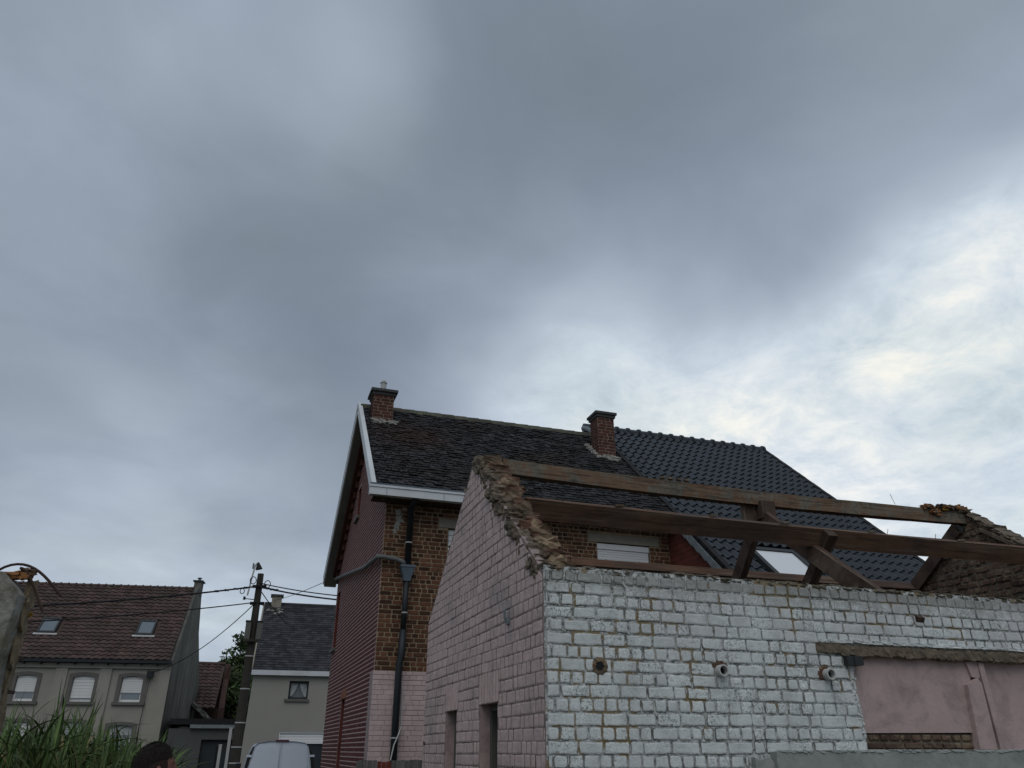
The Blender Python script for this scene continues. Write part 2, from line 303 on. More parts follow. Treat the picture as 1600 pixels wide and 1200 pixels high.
# ------------------------------------------------------------------ geometry helpers
WORLD = {}                                   # object -> its matrix in the world
def tag(o, label=None, cat=None, group=None, kind=None):
    if label: o['label'] = label
    if cat: o['category'] = cat
    if group: o['group'] = group
    if kind: o['kind'] = kind
    return o
def place(o, parent, mw):
    COL.objects.link(o); WORLD[o] = mw
    if parent is not None:
        o.parent = parent; o.matrix_local = WORLD[parent].inverted() @ mw
    else: o.matrix_world = mw; o.matrix_local = mw
    return o
def thing(name, label, cat, mw=Matrix(), group=None):
    o = bpy.data.objects.new(name, None); o.empty_display_size = 0.2
    place(o, None, mw); return tag(o, label, cat, group)
def T(x, y, z): return Matrix.Translation((x, y, z))
def frame(o, u, v):
    u = Vector(u).normalized(); v = Vector(v).normalized(); n = u.cross(v).normalized()
    m = Matrix.Identity(4)
    for i, c in enumerate((u, v, n)):
        for r in range(3): m[r][i] = c[r]
    for r in range(3): m[r][3] = o[r]
    return m
class Geo:
    def __init__(s): s.v = []; s.f = []; s.t = []; s.e = []; s.tone = 0.5
    def add(s, vs, fs, m=None, tone=None, edge=None):
        b = len(s.v)
        for p in vs:
            p = Vector(p); s.v.append(tuple(m @ p) if m is not None else tuple(p))
        s.f += [tuple(b + i for i in f) for f in fs]
        s.t += [s.tone if tone is None else tone] * len(vs)
        s.e += edge if edge else [0.0] * len(vs)
        return s
    def box(s, x0, y0, z0, x1, y1, z1, m=None, tone=None):
        vs = [(x, y, z) for z in (z0, z1) for y in (y0, y1) for x in (x0, x1)]
        fs = [(0, 2, 3, 1), (4, 5, 7, 6), (0, 1, 5, 4), (2, 6, 7, 3), (0, 4, 6, 2), (1, 3, 7, 5)]
        return s.add(vs, fs, m, tone)
    def prism(s, poly, z0, z1, m=None, tone=None):
        n = len(poly)
        vs = [(p[0], p[1], z0) for p in poly] + [(p[0], p[1], z1) for p in poly]
        fs = [tuple(range(n))[::-1], tuple(range(n, 2 * n))] + [(i, (i + 1) % n, n + (i + 1) % n, n + i) for i in range(n)]
        return s.add(vs, fs, m, tone)
    def slab(s, outer, holes, t, m=None):
        """plate with openings: front face at z=0, back at z=-t"""
        loops = [list(outer)] + [list(h) for h in holes]
        pts = [p for l in loops for p in l]; n = len(pts)
        tris = tessellate_polygon([[Vector((p[0], p[1], 0)) for p in l] for l in loops])
        vs = [(p[0], p[1], 0) for p in pts] + [(p[0], p[1], -t) for p in pts]
        fs = []
        for a, b, c in tris:
            A, B, C = pts[a], pts[b], pts[c]
            if (B[0] - A[0]) * (C[1] - A[1]) - (B[1] - A[1]) * (C[0] - A[0]) < 0: b, c = c, b
            fs.append((a, b, c)); fs.append((n + a, n + c, n + b))
        k = 0
        for l in loops:
            for i in range(len(l)): j = (i + 1) % len(l); fs.append((k + i, k + j, n + k + j, n + k + i))
            k += len(l)
        return s.add(vs, fs, m)
    def tube(s, path, r, n=8, m=None, caps=True, tone=None):
        path = [Vector(p) for p in path]; rs = r if hasattr(r, '__len__') else [r] * len(path)
        vs = []; fs = []; prev = None
        for i, p in enumerate(path):
            d = (path[min(i + 1, len(path) - 1)] - path[max(i - 1, 0)]).normalized()
            if prev is None: a = d.orthogonal().normalized()
            else: a = (prev - d * prev.dot(d)).normalized()
            prev = a; b = d.cross(a)
            for k in range(n):
                q = 2 * math.pi * k / n; vs.append(p + (a * math.cos(q) + b * math.sin(q)) * rs[i])
        for i in range(len(path) - 1):
            for k in range(n): k2 = (k + 1) % n; fs.append((i * n + k, i * n + k2, (i + 1) * n + k2, (i + 1) * n + k))
        if caps: fs.append(tuple(range(n))[::-1]); fs.append(tuple(range((len(path) - 1) * n, len(path) * n)))
        return s.add(vs, fs, m, tone)
    def beam(s, a, b, w, h, up=(0, 0, 1), m=None, sag=0.0, seg=1, seed=0, rough=0.0):
        a = Vector(a); b = Vector(b); d = (b - a).normalized(); side = d.cross(Vector(up)).normalized(); u = side.cross(d)
        vs = []; fs = []
        for i in range(seg + 1):
            f = i / seg; c = a.lerp(b, f) - u * sag * 4 * f * (1 - f)
            for sx, sy in ((-1, -1), (1, -1), (1, 1), (-1, 1)):
                j = noise.noise_vector(Vector((i * 0.7 + sx, sy * 3.1, seed))) * rough
                vs.append(c + side * (sx * w / 2) + u * (sy * h / 2) + j)
        for i in range(seg):
            for k in range(4): k2 = (k + 1) % 4; fs.append((i * 4 + k, i * 4 + k2, i * 4 + 4 + k2, i * 4 + 4 + k))
        fs += [(3, 2, 1, 0), tuple(seg * 4 + i for i in range(4))]
        return s.add(vs, fs, m)
    def mesh(s, name, mat, smooth=False):
        me = bpy.data.meshes.new(name); me.from_pydata(s.v, [], s.f)
        bm = bmesh.new(); bm.from_mesh(me); bmesh.ops.recalc_face_normals(bm, faces=bm.faces) if len(s.f) < 4000 else None
        bm.to_mesh(me); bm.free()
        a = me.attributes.new('tone', 'FLOAT', 'POINT'); a.data.foreach_set('value', s.t)
        if any(s.e): a = me.attributes.new('edge', 'FLOAT', 'POINT'); a.data.foreach_set('value', s.e)
        me.materials.append(mat)
        if smooth: me.polygons.foreach_set('use_smooth', [True] * len(me.polygons))
        return me
def part(name, geo, mat, parent, smooth=False, kind=None, label=None, fm=None):
    """one mesh object; the geometry is given in fm (default: the frame GF of the thing being built)"""
    if isinstance(mat, str): mat = M[mat]
    me = geo.mesh(name, mat, smooth) if isinstance(geo, Geo) else geo
    o = bpy.data.objects.new(name, me)
    fm = GF if fm is None else fm
    # put the origin in the middle of the piece
    if isinstance(geo, Geo) and geo.v:
        c = Vector(np.mean(np.array(geo.v), axis=0)); me.transform(T(-c.x, -c.y, -c.z)); fm = fm @ T(*c)
    place(o, parent, fm)
    if kind: o['kind'] = kind
    if label: o['label'] = label
    return o
GF = Matrix()

# projection, used only to decide which pieces show largest (and so become objects of their own)
_th, _yw = R(PITCH), R(YAW)
_F = Vector((math.sin(_yw) * math.cos(_th), math.cos(_yw) * math.cos(_th), math.sin(_th))); _Rt = Vector((math.cos(_yw), -math.sin(_yw), 0)); _U = _Rt.cross(_F)
def proj(p):
    q = Vector(p) - CAM; d = q.dot(_F)
    if d < 0.1: return None
    return 800 + FPX * q.dot(_Rt) / d, 600 - FPX * q.dot(_U) / d, d
FRONT_BUILDING = [(662, 1200), (668, 970), (742, 710), (855, 875), (1440, 922), (1600, 937), (1600, 1200)]
def inside(x, y, poly):
    c = False; j = len(poly) - 1
    for i in range(len(poly)):
        (xi, yi), (xj, yj) = poly[i], poly[j]
        if (yi > y) != (yj > y) and x < (xj - xi) * (y - yi) / (yj - yi) + xi: c = not c
        j = i
    return c
def clip(poly, outer):
    out = list(poly); n = len(outer)
    area = sum(outer[i][0] * outer[(i + 1) % n][1] - outer[(i + 1) % n][0] * outer[i][1] for i in range(n))
    sg = 1 if area > 0 else -1
    for i in range(n):
        a, b = outer[i], outer[(i + 1) % n]; cur = out; out = []
        def sd(p): return sg * ((b[0] - a[0]) * (p[1] - a[1]) - (b[1] - a[1]) * (p[0] - a[0]))
        for k in range(len(cur)):
            p, q = cur[k], cur[(k + 1) % len(cur)]; sp, sq = sd(p), sd(q)
            if sp >= 0: out.append(p)
            if (sp >= 0) != (sq >= 0):
                f = sp / (sp - sq); out.append((p[0] + (q[0] - p[0]) * f, p[1] + (q[1] - p[1]) * f))
        if len(out) < 3: return []
    return out

def chamfered(poly, d, ch, jit, rnd, inset=None):
    """a squared stone or brick face: irregular outline, chamfered front"""
    pts = []
    n = len(poly)
    for i in range(n):
        a, b = poly[i], poly[(i + 1) % n]
        L = math.hypot(b[0] - a[0], b[1] - a[1])
        if jit > 0.0025 and L > 0.03:
            c = min(0.007, L * 0.12) * rnd.uniform(0.2, 1.9) / L; m_ = max(1, int(L / 0.055))
            for f in [c] + [(q + rnd.uniform(0.3, 0.7)) / m_ for q in range(m_)] + [1 - c]:
                pts.append((a[0] + (b[0] - a[0]) * f + rnd.uniform(-jit, jit) * 0.8, a[1] + (b[1] - a[1]) * f + rnd.uniform(-jit, jit) * 0.8))
        else: pts.append((a[0] + rnd.uniform(-jit, jit), a[1] + rnd.uniform(-jit, jit)))
    cx = sum(p[0] for p in pts) / len(pts); cy = sum(p[1] for p in pts) / len(pts)
    inset = ch * 1.4 if inset is None else inset
    k = len(pts); hw = max(abs(p[0] - cx) for p in pts) + 1e-6; hh = max(abs(p[1] - cy) for p in pts) + 1e-6
    vs = [(p[0], p[1], 0) for p in pts] + [(p[0], p[1], d - ch) for p in pts]
    vs += [(cx + (p[0] - cx) * max(0.2, 1 - inset / hw), cy + (p[1] - cy) * max(0.2, 1 - inset / hh), d + rnd.uniform(-0.25, 0.25) * ch) for p in pts]
    fs = []
    for r in (0, 1):
        for i in range(k): j = (i + 1) % k; fs.append((r * k + i, r * k + j, (r + 1) * k + j, (r + 1) * k + i))
    fs.append(tuple(range(2 * k, 3 * k)))
    return vs, fs
CACHE = {}
class Pieces:
    """many small alike pieces on one surface: those that show largest are objects, the rest one joined part"""
    def __init__(s, name, mat, parent, fm, depth=0.03, ch=0.004, jit=0.002, variants=6, seed=1, limit=300, occl=None, inset=None, minpx=0.0, stuffname=None, maker=None, smooth=False):
        s.__dict__.update(locals()); s.items = []; s.rnd = random.Random(seed)
    def rect(s, u0, v0, u1, v1, outer=None, tilt=None, lift=0.0):
        if u1 - u0 < 0.012 or v1 - v0 < 0.012: return
        if outer:
            q = clip([(u0, v0), (u1, v0), (u1, v1), (u0, v1)], outer)
            if len(q) < 3: return
            A = abs(sum(q[i][0] * q[(i + 1) % len(q)][1] - q[(i + 1) % len(q)][0] * q[i][1] for i in range(len(q)))) / 2
            if A < 0.0006: return
            if A < (u1 - u0) * (v1 - v0) * 0.985:
                cx = sum(p[0] for p in q) / len(q); cy = sum(p[1] for p in q) / len(q)
                vs, fs = chamfered([(p[0] - cx, p[1] - cy) for p in q], s.depth, s.ch, s.jit * 0.4, s.rnd, s.inset)
                return s.items.append((None, vs, fs, s.fm @ T(cx, cy, lift), A, s.rnd.random()))
        w, h = round((u1 - u0) / 0.004) * 0.004, round((v1 - v0) / 0.004) * 0.004
        k = s.rnd.randrange(s.variants); key = (s.name, s.mat, w, h, k, s.depth)
        m = s.fm @ T((u0 + u1) / 2, (v0 + v1) / 2, lift)
        if tilt: m = m @ Matrix.Rotation(tilt[0], 4, 'X') @ Matrix.Rotation(tilt[1], 4, 'Z') @ Matrix.Rotation(tilt[2], 4, 'Y')
        if key not in CACHE:
            r2 = random.Random(hash((round(w, 3), round(h, 3), k)) & 0xffff)
            if s.maker: vs, fs = s.maker(w, h, r2)
            else: vs, fs = chamfered([(-w / 2, -h / 2), (w / 2, -h / 2), (w / 2, h / 2), (-w / 2, h / 2)], s.depth, s.ch, s.jit, r2, s.inset)
            CACHE[key] = [vs, fs, None, (k + 0.5) / s.variants]
        s.items.append((key, None, None, m, w * h, CACHE[key][3]))
    def edges(s, vs):
        if s.maker: return None
        k = len(vs) // 3; return [1.0] * (2 * k) + [0.0] * k
    def done(s):
        sc = []
        n = s.fm.to_3x3() @ Vector((0, 0, 1))
        for it in s.items:
            p = it[3].to_translation(); q = proj(GF @ p) if False else proj(p)
            v = -1.0
            if q and -15 < q[0] < 1615 and -15 < q[1] < 1215 and not (s.occl and any(inside(q[0], q[1], o) for o in s.occl)):
                v = it[4] / q[2] ** 2 * abs((p - CAM).normalized().dot(n))
            sc.append(v)
        order = sorted(range(len(s.items)), key=lambda i: -sc[i])
        pick = [i for i in order[:s.limit] if sc[i] > 0 and sc[i] * FPX ** 2 >= s.minpx]
        mat = M[s.mat]; rest = Geo()
        ps = set(pick)
        for i, it in enumerate(s.items):
            key, vs, fs, m, A, tone = it
            if i in ps:
                if key:
                    c = CACHE[key]
                    if c[2] is None:
                        gg = Geo(); gg.add(c[0], c[1], tone=c[3], edge=s.edges(c[0])); c[2] = gg.mesh(s.name, mat, s.smooth)
                    me = c[2]
                else:
                    gg = Geo(); gg.add(vs, fs, tone=tone, edge=s.edges(vs)); me = gg.mesh(s.name, mat, s.smooth)
                place(bpy.data.objects.new(s.name, me), s.parent, m)
            else:
                if key: vs, fs = CACHE[key][0], CACHE[key][1]
                a = np.array(vs, float); mm = np.array(m); a = a @ mm[:3, :3].T + mm[:3, 3]
                b = len(rest.v); rest.v += [tuple(x) for x in a]; rest.f += [tuple(b + j for j in f) for f in fs]; rest.t += [tone] * len(vs); rest.e += s.edges(vs) or [0.0] * len(vs)
        if rest.v:
            me = rest.mesh(s.stuffname or s.name + 's', mat, s.smooth)
            o = bpy.data.objects.new(s.stuffname or s.name + 's', me); place(o, s.parent, Matrix()); o['kind'] = 'stuff'
        return len(pick), len(s.items)
def bond(pc, u0, u1, v0, v1, ch, lens, joint, outer=None, holes=(), seed=3, wob=0.0, tiltj=0.0, rim=0.0, zj=0.0, merge=0.0, joints=None, vj=1.0):
    """lay courses of brick; lens = (even course piece length, odd course piece length)"""
    rnd = random.Random(seed); k = 0; v = v0
    while v < v1 - 0.01:
        L = lens[k % len(lens)]; u = u0 - rnd.uniform(0, L) if k % 2 else u0
        vt = min(v + ch, v1)
        while u < u1:
            j = joint
            if joints: j = joints(u, v, rnd)
            l = L * rnd.uniform(0.88, 1.12)
            if rnd.random() < merge: l = L * (0.5 if L > 0.15 else 2.0)
            a, b = max(u, u0), min(u + l, u1); rects = [(a, b)]
            for (hu0, hv0, hu1, hv1) in holes:
                if v + ch * 0.5 > hv0 and v + ch * 0.5 < hv1:
                    nr = []
                    for (p, q) in rects:
                        if q <= hu0 or p >= hu1: nr.append((p, q))
                        else:
                            if hu0 - p > 0.03: nr.append((p, hu0))
                            if q - hu1 > 0.03: nr.append((hu1, q))
                    rects = nr
            for (p, q) in rects:
                w = rnd.uniform(-wob, wob) 
                dv = math.sin(u * 1.3 + k) * wob
                pc.rect(p + j * vj / 2, v + j / 2 + dv, q - j * vj / 2, vt - j / 2 + dv, outer, tilt=(0, rnd.uniform(-tiltj, tiltj), 0) if tiltj else None, lift=rnd.uniform(-zj, zj))
            u += l
        v += ch; k += 1

def rock(w, d, h, seed, rough=0.2, sub=2):
    bm = bmesh.new(); bmesh.ops.create_cube(bm, size=1.0)
    bmesh.ops.subdivide_edges(bm, edges=bm.edges[:], cuts=sub, use_grid_fill=True)
    for v in bm.verts:
        p = v.co.copy(); 
        l = p.length; v.co = p.lerp(p.normalized() * 0.62, 0.28)
        v.co += noise.noise_vector(p * 2.3 + Vector((seed * 3.7, seed, 0))) * rough
        v.co = Vector((v.co.x * w, v.co.y * d, v.co.z * h))
    vs = [tuple(v.co) for v in bm.verts]; fs = [tuple(v.index for v in f.verts) for f in bm.faces]; bm.free()
    return vs, fs

# ------------------------------------------------------------------ ground
GF = Matrix()
g = Geo(); g.add([(-600, -200, 0), (900, -200, 0), (900, 1200, 0), (-600, 1200, 0)], [(0, 1, 2, 3)])
part('ground', g, 'earth', None, kind='structure')
g = Geo(); g.box(-14, 21.0, 0.0, 30, 30.5, 0.02); g.box(0.1, 13.0, 0.0, 2.0, 21.0, 0.02)
part('road', g, 'asphalt', None, kind='structure')

# ================================================================== roofless outbuilding
X0, X1, YF, YB, ZF, ZB, YR, ZR = 2.2, 9.42, 5.74, 9.75, 2.93, 3.02, 7.80, 4.56
ob = thing('roofless_outbuilding', 'roofless painted brick outbuilding with bare roof beams, white long wall and pink gable', 'building', T(X0, YF, 0))
TW = 0.26
# ---- white front wall, u along X, v up, n towards the camera (-Y)
FW = frame((X0, YF, 0), (1, 0, 0), (0, 0, 1))
REC = (2.86, 1.60, 7.22, 2.36)                     # recessed pink panel (u0,v0,u1,v1)
g = Geo(); g.slab([(0.004, 0), (X1 - X0, 0), (X1 - X0, ZF), (0.004, ZF)], [[(2.86, 1.60), (7.0, 1.60), (7.0, 2.34), (2.80, 2.34)]], TW, FW)
wall = part('white_wall', g, 'white_mortar', ob)
pc = Pieces('white_brick', 'white_brick', wall, FW, depth=0.0075, ch=0.003, jit=0.0045, variants=14, seed=4, inset=0.015)
def wj(u, v, rnd):
    a = noise.noise(Vector((u * 0.8, v * 1.3, 4.0)))
    return 0.0075 + 0.012 * max(0, a + 0.25) + rnd.uniform(-0.003, 0.004)
bond(pc, 0.012, X1 - X0, 0.035, ZF - 0.03, 0.0957, (0.225, 0.1125), 0.009, holes=[(2.86, 1.58, 7.22, 2.35), (0.415, 2.14, 0.49, 2.22), (2.60, 2.355, 7.3, 2.43), (1.70, 0, 7.3, 1.585), (1.47, 2.13, 1.56, 2.22), (2.52, 2.13, 2.61, 2.22)], seed=11, wob=0.004, tiltj=0.02, zj=0.002, merge=0.12, joints=wj, vj=1.15)
pc.done()
# loose mortar cap along the wall head
g = Geo()
rnd = random.Random(5)
for i in range(62):
    u = 0.06 + i * 0.116
    vs, fs = rock(0.135, 0.25, 0.035 + rnd.random() * 0.025, i, 0.18); g.add(vs, fs, T(X0 + u, YF + 0.13, ZF - 0.012 + rnd.uniform(-0.008, 0.01)), tone=rnd.random())
part('mortar_cap', g, material('mossy_mortar', (0.115, 0.098, 0.072), 0.95, 0.4, 14, bump=0.8, dark=(0.03, 0.03, 0.025), darkamt=0.8, dscale=7), ob, kind='stuff')
# hole with broken brick
g = Geo()
for k in range(14):
    a = 2 * math.pi * k / 14; r = 0.045 + rnd.uniform(0, 0.012)
    vs, fs = rock(0.032, 0.018, 0.028, k + 50, 0.25, 1); g.add(vs, fs, T(X0 + 0.452 + r * math.cos(a), YF - 0.002, 2.18 + r * math.sin(a)), tone=rnd.random())
part('broken_hole_rim', g, 'top_brick', wall)
g = Geo(); g.tube([(X0 + 0.452, YF - 0.006, 2.18), (X0 + 0.452, YF - 0.0005, 2.18)], 0.036, 14); part('hole', g, 'black', wall)
# two plastic pipe stubs
for px in (3.72, 4.765):
    g = Geo(); n = 16; vs = []; fs = []
    for (r, y) in ((0.046, 0.02), (0.046, -0.075), (0.035, -0.075), (0.035, -0.01)):
        for k in range(n): a = 2 * math.pi * k / n; vs.append((px + r * math.cos(a) - 0.25 * min(y, 0) * -0.3, YF + y, 2.175 + r * math.sin(a)))
    for q in range(3):
        for k in range(n): fs.append((q * n + k, q * n + (k + 1) % n, (q + 1) * n + (k + 1) % n, (q + 1) * n + k))
    g.add(vs, fs); p = part('pipe_stub', g, 'off_white', wall, smooth=False)
    g = Geo(); g.tube([(px, YF - 0.012, 2.175), (px, YF - 0.008, 2.175)], 0.0349, 16); part('pipe_bore', g, 'black', p)
    g = Geo()
    for k in range(7):
        a = rnd.uniform(0.5, 3.6); vs, fs = rock(0.05, 0.012, 0.035, k + 80, 0.3, 1); g.add(vs, fs, T(px + 0.062 * math.cos(a), YF - 0.004, 2.175 + 0.062 * math.sin(a)), tone=rnd.random())
    part('chipped_mortar', g, 'top_brick', wall)
# recessed pink plaster panel, post, scar and bricks
g = Geo()
g.prism([(5.02, 1.725), (6.30, 1.735), (6.44, 2.36), (5.00, 2.36)], 0, 0.05, frame((0, YF + 0.095, 0), (1, 0, 0), (0, 0, 1)) @ T(0, 0, 0))
part('pink_panel', g, 'pink_plaster', wall)
g = Geo(); g.prism([(6.60, 1.60), (9.22, 1.60), (9.22, 2.36), (6.50, 2.36)], 0, 0.05, frame((0, YF + 0.115, 0), (1, 0, 0), (0, 0, 1)))
g.prism([(6.62, 1.60), (9.22, 1.60), (9.22, 1.715), (6.62, 1.715)], 0.052, 0.062, frame((0, YF + 0.115, 0), (1, 0, 0), (0, 0, 1)))
part('pink_panel', g, 'pink_plaster', wall)
g = Geo()
g.prism([(6.27, 1.60), (6.47, 1.60), (6.47, 2.14), (6.44, 2.19), (6.30, 2.13)], 0, 0.075, frame((0, YF + 0.072, 0), (1, 0, 0), (0, 0, 1)))
g.prism([(6.52, 1.60), (6.585, 1.60), (6.56, 2.33), (6.50, 2.33)], 0, 0.062, frame((0, YF + 0.072, 0), (1, 0, 0), (0, 0, 1)))
g.prism([(6.40, 2.20), (6.49, 2.19), (6.51, 2.36), (6.36, 2.36)], 0, 0.05, frame((0, YF + 0.072, 0), (1, 0, 0), (0, 0, 1)))
part('plaster_post', g, 'pink_plaster', wall)
g = Geo(); g.box(X0 + 2.80, YF + 0.125, 1.58, X0 + 7.1, YF + 0.16, 2.40); part('recess_back', g, 'rubble_mortar', wall)
# jagged left reveal of the recess, ragged white paint edge
g = Geo()
for k in range(26):
    v = 1.60 + k * 0.029; vs, fs = rock(0.045 + 0.03 * rnd.random(), 0.06, 0.040, k + 140, 0.3, 1)
    g.add(vs, fs, T(X0 + 2.83 + 0.035 * noise.noise(Vector((0, 0, v * 9))), YF + 0.028, v), tone=rnd.random())
part('ragged_reveal', g, 'white_brick', wall)
BRF = frame((0, YF + 0.095, 0), (1, 0, 0), (0, 0, 1))
g = Geo(); g.box(5.06, YF + 0.066, 1.585, 6.268, YF + 0.094, 1.722); part('bare_mortar', g, 'rubble_mortar', wall)
pc = Pieces('bare_brick', 'rubble', wall, BRF, depth=0.045, ch=0.006, jit=0.005, seed=8)
bond(pc, 5.10, 6.27, 1.60, 1.655, 0.055, (0.205,), 0.016, seed=3); bond(pc, 5.14, 6.26, 1.66, 1.722, 0.062, (0.115,), 0.018, seed=9)
pc.done()
g = Geo()
for k in range(60):        # the scar where a lean-to roof was torn off
    u = 4.76 + k * 0.078; vs, fs = rock(0.11, 0.055, 0.075 + 0.02 * rnd.random(), k + 200, 0.22, 2)
    g.add(vs, fs, T(u, YF + 0.004, 2.382 + 0.012 * noise.noise(Vector((u * 3, 0, 0))) + (0.01 if k < 3 else 0)), tone=rnd.random())
part('mortar_scar', g, 'rubble_mortar', wall, kind='stuff')
g = Geo()
for k in range(40):
    u = 4.80 + k * 0.112; vs, fs = rock(0.118, 0.03, 0.028, k + 300, 0.3, 1); g.add(vs, fs, T(u, YF - 0.016, 2.452 + 0.012 * noise.noise(Vector((u * 4, 1, 0)))), tone=rnd.random())
part('flaked_paint_edge', g, 'white_brick', wall, kind='stuff')
g = Geo(); g.box(4.965, YF - 0.06, 2.255, 5.13, YF + 0.05, 2.33); b = part('lintel_end', g, 'frame_dark', wall)
g = Geo(); g.box(5.03, YF - 0.064, 2.255, 5.037, YF - 0.0602, 2.33); part('lintel_groove', g, 'black', b)
# grey-green cement plinth
g = Geo(); g.box(4.10, YF - 0.085, 0, X1 + 0.2, YF - 0.0, 1.585); g.prism([(3.92, 0), (4.096, 0), (4.096, 1.50), (4.06, 1.548), (3.96, 1.52), (3.92, 1.545)], 0, 0.05, frame((0, YF - 0.002, 0), (1, 0, 0), (0, 0, 1)))
part('cement_plinth', g, 'plinth', wall)
g = Geo()
for k in range(70):
    u = 4.16 + k * 0.072; vs, fs = rock(0.085, 0.05, 0.022, k + 400, 0.3, 1); g.add(vs, fs, T(u, YF - 0.062, 1.584), tone=rnd.random())
part('plinth_lip', g, 'plinth', wall, kind='stuff')

# ---- pink gable wall, plane X = X0, u = distance from the front corner going back (+Y), seen from -X
GA = frame((X0, YF, 0), (0, -1, 0), (0, 0, 1))        # u = -(Y-YF)
def gy(y): return -(y - YF)
doors = [(gy(8.71), gy(8.26), 1.965), (gy(7.43), gy(6.89), 1.972)]
outer = [(gy(YB), 0), (gy(YF) - 0.0, 0), (gy(YF), ZF - 0.05), (gy(YR), ZR - 0.02), (gy(YB), ZB)]
g = Geo(); outl = [(gy(YB), 0)]
for a, b, z in doors: outl += [(a, 0), (a, z), (b, z), (b, 0)]
outl += [(-0.004, 0), (-0.004, ZF - 0.05), (gy(YR), ZR - 0.02), (gy(YB), ZB)]
g.slab(outl, [], TW, GA)
gw = part('pink_gable_wall', g, 'pink_mortar', ob)
pc = Pieces('pink_brick', 'pink_brick', gw, GA, depth=0.0055, ch=0.003, jit=0.0038, variants=12, seed=14, inset=0.012)
oc = [(gy(YB) + 0.0, 0.01), (-0.002, 0.01), (-0.002, ZF - 0.09), (gy(YR), ZR - 0.07), (gy(YB), ZB - 0.04)]
bond(pc, gy(YB), -0.002, 0.03, ZR, 0.0957, (0.1125, 0.225, 0.1125, 0.118), 0.009, outer=oc, vj=1.9, holes=[(a, 0, b, z) for a, b, z in doors] + [(a - 0.03, z - 0.01, b + 0.03, z + 0.27) for a, b, z in doors], seed=21, wob=0.006, tiltj=0.012, zj=0.002, merge=0.3)
pc.done()
for a, b, z in doors:                                # soldier courses over the two doorways
    pc = Pieces('soldier_brick', 'pink_brick', gw, GA, depth=0.006, ch=0.003, jit=0.002, seed=5)
    n = 7; st = (b - a + 0.06) / n
    for k in range(n): pc.rect(a - 0.03 + k * st + 0.009, z + 0.004, a - 0.03 + (k + 1) * st - 0.009, z + 0.262)
    pc.done()
for (ya, yb, z) in ((8.26, 8.71, 1.965), (6.89, 7.43, 1.972)):
    g = Geo(); g.box(X0 + 0.15, ya, 0, X0 + 0.20, yb, z); d = part('door', g, 'dark_timber', gw)  # dark board put in to stand for the shaded interior of the opening
    g = Geo(); g.box(X0 + 0.10, yb - 0.06, 0, X0 + 0.149, yb - 0.002, z - 0.002); g.box(X0 + 0.10, ya + 0.002, 0, X0 + 0.149, ya + 0.05, z - 0.002); g.box(X0 + 0.10, ya + 0.052, z - 0.05, X0 + 0.149, yb - 0.062, z - 0.002)
    part('door_frame', g, 'boxmat', gw)
    g = Geo(); g.box(X0 + 0.005, yb - 0.004, 0, X0 + 0.099, yb - 0.0005, z); part('plastered_reveal', g, 'pink_plaster', gw)
g = Geo(); g.tube([(X0 - 0.02, 6.56, 2.72), (X0 - 0.05, 6.565, 2.70), (X0 - 0.045, 6.57, 2.64), (X0 - 0.02, 6.575, 2.60)], 0.012, 6)
vs, fs = rock(0.03, 0.06, 0.06, 4, 0.2, 1); g.add(vs, fs, T(X0 - 0.018, 6.57, 2.61)); part('wall_hook', g, 'lead', gw)
g = Geo(); g.tube([(X0 - 0.011, 9.66, 1.665), (X0 - 0.017, 9.66, 1.665)], 0.022, 10); part('vent_hole', g, 'black', gw)
# broken bricks stepping up the open verge, front slope
rnd = random.Random(77)
def verge(ya, za, yb, zb, n, name, xc, w, matn):
    for i in range(n):
        f = (i + 0.5) / n; y = ya + (yb - ya) * f; z = za + (zb - za) * f
        vs, fs = rock(w * rnd.uniform(0.75, 1.05), 0.17 * rnd.uniform(0.8, 1.35), 0.085 * rnd.uniform(0.8, 1.3), i * 7 + int(xc * 10), 0.20, 2)
        g = Geo(); mm = T(xc + rnd.uniform(-0.03, 0.03), y + rnd.uniform(-0.02, 0.02), z - 0.005) @ Matrix.Rotation(rnd.uniform(-0.25, 0.25), 4, 'Z') @ Matrix.Rotation(rnd.uniform(-0.18, 0.18), 4, 'X')
        g.add(vs, fs, mm, tone=rnd.random()); part(name, g, matn, gw)
verge(YF + 0.06, ZF - 0.03, YR - 0.05, ZR - 0.03, 24, 'broken_brick', X0 + 0.165, 0.20, 'top_brick')
verge(YF + 0.10, ZF - 0.08, YR - 0.05, ZR - 0.075, 38, 'mortar_lump', X0 + 0.055, 0.14, 'rubble_mortar')
verge(YR + 0.02, ZR - 0.02, YB - 0.05, ZB + 0.02, 20, 'broken_brick', X0 + 0.15, 0.24, 'top_brick')
# ---- far gable, rough inner face towards the camera (-X)
XI = 9.17
GB = frame((XI, YF, 0), (0, -1, 0), (0, 0, 1))
g = Geo(); g.slab([(gy(YB), 0), (gy(YF + TW), 0), (gy(YF + TW), ZF + 0.16), (gy(YR), ZR - 0.03), (gy(YB), ZB + 0.02)], [], 0.25, GB)
fw = part('far_gable_wall', g, 'rubble_mortar', ob)
pc = Pieces('rubble_brick', 'rubble', fw, GB, depth=0.014, ch=0.008, jit=0.014, variants=12, seed=31)
bond(pc, gy(YB), gy(YF + TW), 2.4, ZR, 0.094, (0.20, 0.13, 0.24, 0.11), 0.030, outer=[(gy(YB), 2.35), (gy(YF + TW), 2.35), (gy(YF + TW), ZF + 0.12), (gy(YR), ZR - 0.06), (gy(YB), ZB)], seed=41, wob=0.012, tiltj=0.06, zj=0.010, merge=0.2)
pc.done()
